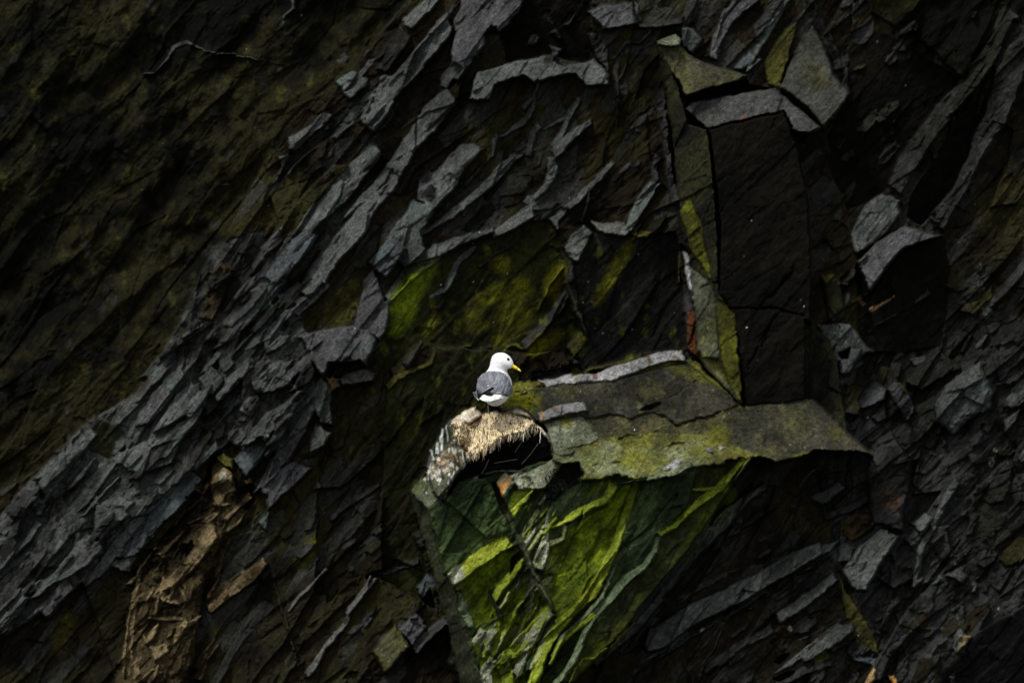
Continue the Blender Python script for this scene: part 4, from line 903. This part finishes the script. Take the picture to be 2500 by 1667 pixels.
ms = tmp.modifiers.new('s', 'SMOOTH'); ms.iterations = 10; ms.factor = .5
dg = bpy.context.evaluated_depsgraph_get(); me2 = bpy.data.meshes.new_from_object(tmp.evaluated_get(dg)); bpy.data.objects.remove(tmp)
me2.name = 'body'
def feather_white():
    m, nt, N, Lk, B = new_mat('white_plumage')
    tc = N.new('ShaderNodeTexCoord'); n = N.new('ShaderNodeTexNoise'); n.inputs['Scale'].default_value = 55; n.inputs['Detail'].default_value = 5
    Lk.new(tc.outputs['Object'], n.inputs['Vector']); r = N.new('ShaderNodeValToRGB'); r.color_ramp.elements[0].position = .3; r.color_ramp.elements[1].position = .6
    r.color_ramp.elements[0].color = (.70, .70, .68, 1); r.color_ramp.elements[1].color = (.84, .84, .83, 1)
    Lk.new(n.outputs[0], r.inputs[0]); Lk.new(r.outputs[0], B.inputs['Base Color']); B.inputs['Roughness'].default_value = .85; B.inputs['Specular IOR Level'].default_value = .1
    n2 = N.new('ShaderNodeTexNoise'); n2.inputs['Scale'].default_value = 220; Lk.new(tc.outputs['Object'], n2.inputs['Vector'])
    b = N.new('ShaderNodeBump'); b.inputs['Strength'].default_value = .35; b.inputs['Distance'].default_value = .002; Lk.new(n2.outputs[0], b.inputs['Height']); Lk.new(b.outputs[0], B.inputs['Normal'])
    return m
me2.materials.clear(); me2.materials.append(feather_white())
me2.polygons.foreach_set('use_smooth', [True] * len(me2.polygons))
bird = bpy.data.objects.new('kittiwake', me2); scene.collection.objects.link(bird)
tag(bird, 'white and grey gull with yellow bill standing on the nest with its head turned right', 'bird')
FM = vcol_mat('feathers', .75)
def patch(name, poly, colf, infl, relief=None, step=6.0, thick=.006, lift=None):
    P = pts_of('S', poly); xs = [p[0] for p in P]; ys = [p[1] for p in P]
    gx = np.arange(min(xs) - 10, max(xs) + 10, step); gy = np.arange(min(ys) - 10, max(ys) + 10, step)
    x, y = np.meshgrid(gx, gy); wob = 3 * fbm(x / 40, y / 40, 5, 3)
    sd = sdist(P, x + wob, y + wob)
    h = bird_front(x, y, infl)
    if lift is not None: h = lift(x, y, h)
    # where the patch leaves the body carry the rim depth on
    bad = h < -5
    for _ in range(60):
        if not bad.any(): break
        s4 = np.zeros_like(h); c4 = np.zeros_like(h)
        for dy, dx in ((0,1),(0,-1),(1,0),(-1,0)):
            hh = np.roll(h, (dy, dx), (0, 1)); ok = hh > -5; s4 += np.where(ok, hh, 0); c4 += ok
        f_ = bad & (c4 > 0); h = np.where(f_, s4 / np.maximum(c4, 1) - .0022, h); bad = h < -5
    h = h - .006 * np.exp(-np.clip(sd, 0, 99) / 9)
    if relief is not None: h = h + relief(x, y, sd)
    col = colf(x, y, sd)
    nyy, nxx = x.shape; ii = np.arange(nyy * nxx).reshape(nyy, nxx)
    q = np.stack([ii[1:, :-1], ii[1:, 1:], ii[:-1, 1:], ii[:-1, :-1]], -1).reshape(-1, 4)
    ok = (sd.ravel()[q] > -step * .5).all(1) & (h.ravel()[q] > -5).all(1)
    q = q[ok]; u, inv = np.unique(q, return_inverse=True); inv = inv.reshape(q.shape)
    hh = HB + h.ravel()[u]; k_ = (D - hh) / D; px = BX + x.ravel()[u] * BK; py = BY + y.ravel()[u] * BK
    co = np.stack([(px - 1250) * S * k_, -hh, (833.5 - py) * S * k_], 1); cc = col.reshape(-1, 3)[u]
    nv = len(co); bk = co.copy(); bk[:, 1] += thick                       # closed plate: front, back, rim
    e = np.concatenate([inv[:, [0, 1]], inv[:, [1, 2]], inv[:, [2, 3]], inv[:, [3, 0]]]); es = np.sort(e, 1); key = es[:, 0] * nv + es[:, 1]
    uu, ix, cn = np.unique(key, return_index=True, return_counts=True); b = e[ix[cn == 1]]
    rim = np.stack([b[:, 1], b[:, 0], b[:, 0] + nv, b[:, 1] + nv], 1)
    return mesh_np(name, np.concatenate([co, bk]), np.concatenate([inv, inv[:, ::-1] + nv, rim]), FM, np.concatenate([cc, cc]), parent=bird)
def grey(base, light, su, sv, an, seed):
    a_ = math.radians(an)
    def f(x, y, sd):
        u = x * math.cos(a_) + y * math.sin(a_); v = -x * math.sin(a_) + y * math.cos(a_)
        cu, cv, h1, h2, e = cells(u / su, v / sv, seed)
        t_ = np.clip(.35 + .35 * h1 + .5 * np.clip(1 - e / .10, 0, 1) + .4 * fbm(x / 60, y / 60, seed + 3, 3), 0, 1)[..., None]
        return np.array(base) * (1 - t_) + np.array(light) * t_
    return f
def rel(su, sv, an, seed, amp):
    a_ = math.radians(an)
    def f(x, y, sd):
        u = x * math.cos(a_) + y * math.sin(a_); v = -x * math.sin(a_) + y * math.cos(a_)
        cu, cv, h1, h2, e = cells(u / su, v / sv, seed); return amp * (h1 * .5 + cv * .8) + amp * .5 * fbm(x / 25, y / 25, seed + 9, 3)
    return f
G1, G2 = (.105, .110, .125), (.27, .282, .305)
patch('tail', "545,1130 580,1090 630,1045 800,1040 970,1048 1012,1120 960,1130 900,1150 760,1192 660,1180 600,1160", lambda x, y, sd: np.array((.80, .82, .74)) * (np.ones_like(x) - .12 * np.clip(1 - sd / 10, 0, 1))[..., None], 10,
      relief=lambda x, y, sd: .020 + .002 * np.sin((x - 780) / 22 + (y - 1100) / 60), lift=lambda x, y, h: np.maximum(h, .085) + (y - 1040) * U1 * .35)
patch('wing', "500,850 520,740 600,650 720,592 870,590 880,640 850,780 800,905 700,970 590,1022 560,1060 535,1140 505,1090 470,1010 490,960", grey(G1, G2, 90, 60, 60, 21), 16, rel(90, 60, 60, 21, .004))
patch('wing', "850,592 940,600 1040,645 1110,720 1150,830 1192,910 1200,970 1185,1030 1120,1085 1060,1050 1000,1030 900,1000 800,985 735,985 800,905 850,780", grey(G1, G2, 90, 60, 110, 22), 19, rel(90, 60, 110, 22, .004))
patch('flank_feathers', "425,1010 432,990 470,1000 500,1060 535,1130 545,1165 500,1130 455,1090", grey((.42, .44, .50), (.60, .62, .66), 60, 30, 60, 23), 24, rel(50, 30, 60, 23, .002))
BLK = lambda x, y, sd: np.ones(x.shape + (3,)) * np.array((.010, .010, .012))
patch('wing_tip', "565,1040 640,990 720,942 790,900 850,898 812,955 760,985 825,1048 770,1060 620,1052", BLK, 26, lambda x, y, sd: .030 + rel(60, 14, -25, 24, .002)(x, y, sd))
patch('wing_tip', "980,1040 1050,1050 1115,1085 1060,1070 990,1052", BLK, 24)
WHT = lambda x, y, sd: np.ones(x.shape + (3,)) * np.array((.62, .64, .68))
patch('feather_edge', "588,1012 650,968 720,922 775,900 780,908 730,932 655,976 596,1020", WHT, 28, thick=.004)
patch('inner_feathers', "728,988 780,975 850,985 930,985 1000,1035 940,1046 860,1046 800,1035", grey((.22, .24, .27), (.45, .47, .50), 120, 16, 8, 26), 26, rel(120, 18, 8, 26, .0025), thick=.004)
patch('feather_edge', "728,968 780,960 860,975 945,972 950,980 860,986 780,975 735,980", WHT, 30, thick=.004)
for q in ("675,830 700,812 750,800 795,775 800,730 808,770 790,800 740,815 690,838", "770,870 820,830 885,805 850,835 800,865 780,890", "690,870 720,850 745,845 735,880 775,905 720,940 730,905"):
    patch('feather_edge', q, lambda x, y, sd: np.ones(x.shape + (3,)) * np.array((.36, .38, .42)), 23, step=4, thick=.003)
# bill
YB = plain('bill_yellow', (.80, .60, .012), .35, .12, 90, .4); YG = plain('bill_tip', (.62, .60, .12), .35, .1, 90, .4)
def loft(name, secs, mat, parent, n=14):
    co = []; fc = []
    for (x, y, h, ru, rs, an) in secs:
        c = bp(x, y, h); a_ = math.radians(an); up = Vector((math.sin(a_), 0, math.cos(a_)))
        for k in range(n):
            t_ = k * math.tau / n; co.append(c + up * (math.cos(t_) * ru * U1) + Vector((0, -1, 0)) * (math.sin(t_) * rs * U1))
    for i in range(len(secs) - 1):
        for k in range(n): fc.append((i * n + k, i * n + (k + 1) % n, (i + 1) * n + (k + 1) % n, (i + 1) * n + k))
    fc.append(tuple(range(n))[::-1]); fc.append(tuple(range((len(secs) - 1) * n, len(secs) * n)))
    me = bpy.data.meshes.new(name); me.from_pydata([tuple(c) for c in co], [], fc); me.materials.append(mat)
    me.polygons.foreach_set('use_smooth', [True] * len(me.polygons)); o = bpy.data.objects.new(name, me); scene.collection.objects.link(o); o.parent = parent; return o
bill = loft('bill', [(1140,478,-.028,34,26,28),(1175,492,-.026,33,24,28),(1215,509,-.024,31,21,30),(1255,531,-.022,27,18,33),(1290,552,-.021,23,14,38)], YB, bird)
loft('bill_tip', [(1288,551,-.021,23,14,38),(1315,571,-.020,18,11,45),(1335,590,-.0195,11,7,55),(1347,606,-.019,3,3,60)], YG, bill)
GP = plain('gape', (.25, .05, .03), .5); tubes('gape', [([bp(1150,462,-.006), bp(1172,484,-.013), bp(1200,512,-.0125), bp(1235,535,-.0125)], [.0009, .0012, .001, .0006])], GP, bill)
# eyes
EY = plain('eye', (.004, .003, .003), .2, .1, 50, .25); RG = plain('eye_ring', (.05, .03, .03), .5)
for sgn in (1, -1):
    d2 = (1100 - BA[:, 0]) ** 2 + (372 - BA[:, 1]) ** 2; q = BA[:, 3] ** 2 - d2; zf = np.max(np.where(q > 0, BA[:, 2] + np.sqrt(np.maximum(q, 0)) * U1, -9)); zb = np.min(np.where(q > 0, BA[:, 2] - np.sqrt(np.maximum(q, 0)) * U1, 9))
    c = bp(1100, 372, zf - .0045 if sgn > 0 else zb + .0045)
    bm = bmesh.new(); bmesh.ops.create_uvsphere(bm, u_segments=20, v_segments=12, radius=30 * U1); me = bpy.data.meshes.new('eye'); bm.to_mesh(me); bm.free(); me.materials.append(EY)
    me.polygons.foreach_set('use_smooth', [True] * len(me.polygons)); o = bpy.data.objects.new('eye', me); o.location = c; scene.collection.objects.link(o); o.parent = bird
# legs and webbed feet
LG = plain('leg_dark', (.085, .075, .07), .5, .3, 80)
for (x1, y1, x2, y2) in ((716, 1235, 738, 1405), (986, 1225, 1000, 1385)):
    px, py = BX + x2 * BK, BY + y2 * BK
    top = bp(x1, y1 - 40, .012); hf = hat(px, py) - HB
    foot = bp(x2, y2, hf + .004); knee = bp((x1 + x2) / 2 - 6, (y1 + y2) / 2, (.012 + hf) / 2 + .006)
    lg = tubes('leg', [([top, bp(x1, y1, .012), knee, foot], [.0052, .0042, .0034, .0040])], LG, bird, 8)
    toes = []
    for dx, dh, l_ in ((-.018, -.012, 1), (0, -.022, 1.15), (.018, -.012, 1)):      # toes point away from the lens
        tip = foot + Vector((dx * l_, -dh * l_, .0)); toes.append(([foot + Vector((0, -.004, 0)), (foot + tip) / 2 + Vector((0, 0, .002)), tip], [.0034, .0026, .0014]))
    ft = tubes('foot', toes, LG, lg, 6)
    t3 = [t_[0][2] for t_ in toes]; me = bpy.data.meshes.new('web'); zz = Vector((0, 0, .0012))
    v = [foot, t3[0], t3[1], t3[2]]; vv = [p + zz for p in v] + [p - zz for p in v]
    me.from_pydata([tuple(p) for p in vv], [], [(0, 1, 2), (0, 2, 3), (6, 5, 4), (7, 6, 4), (0, 4, 5, 1), (1, 5, 6, 2), (2, 6, 7, 3), (3, 7, 4, 0)]); me.materials.append(LG)
    o = bpy.data.objects.new('web', me); scene.collection.objects.link(o); o.parent = lg
print('layers', nlayer[0], 'ids', len(IDS), 'grid', NX, NY)
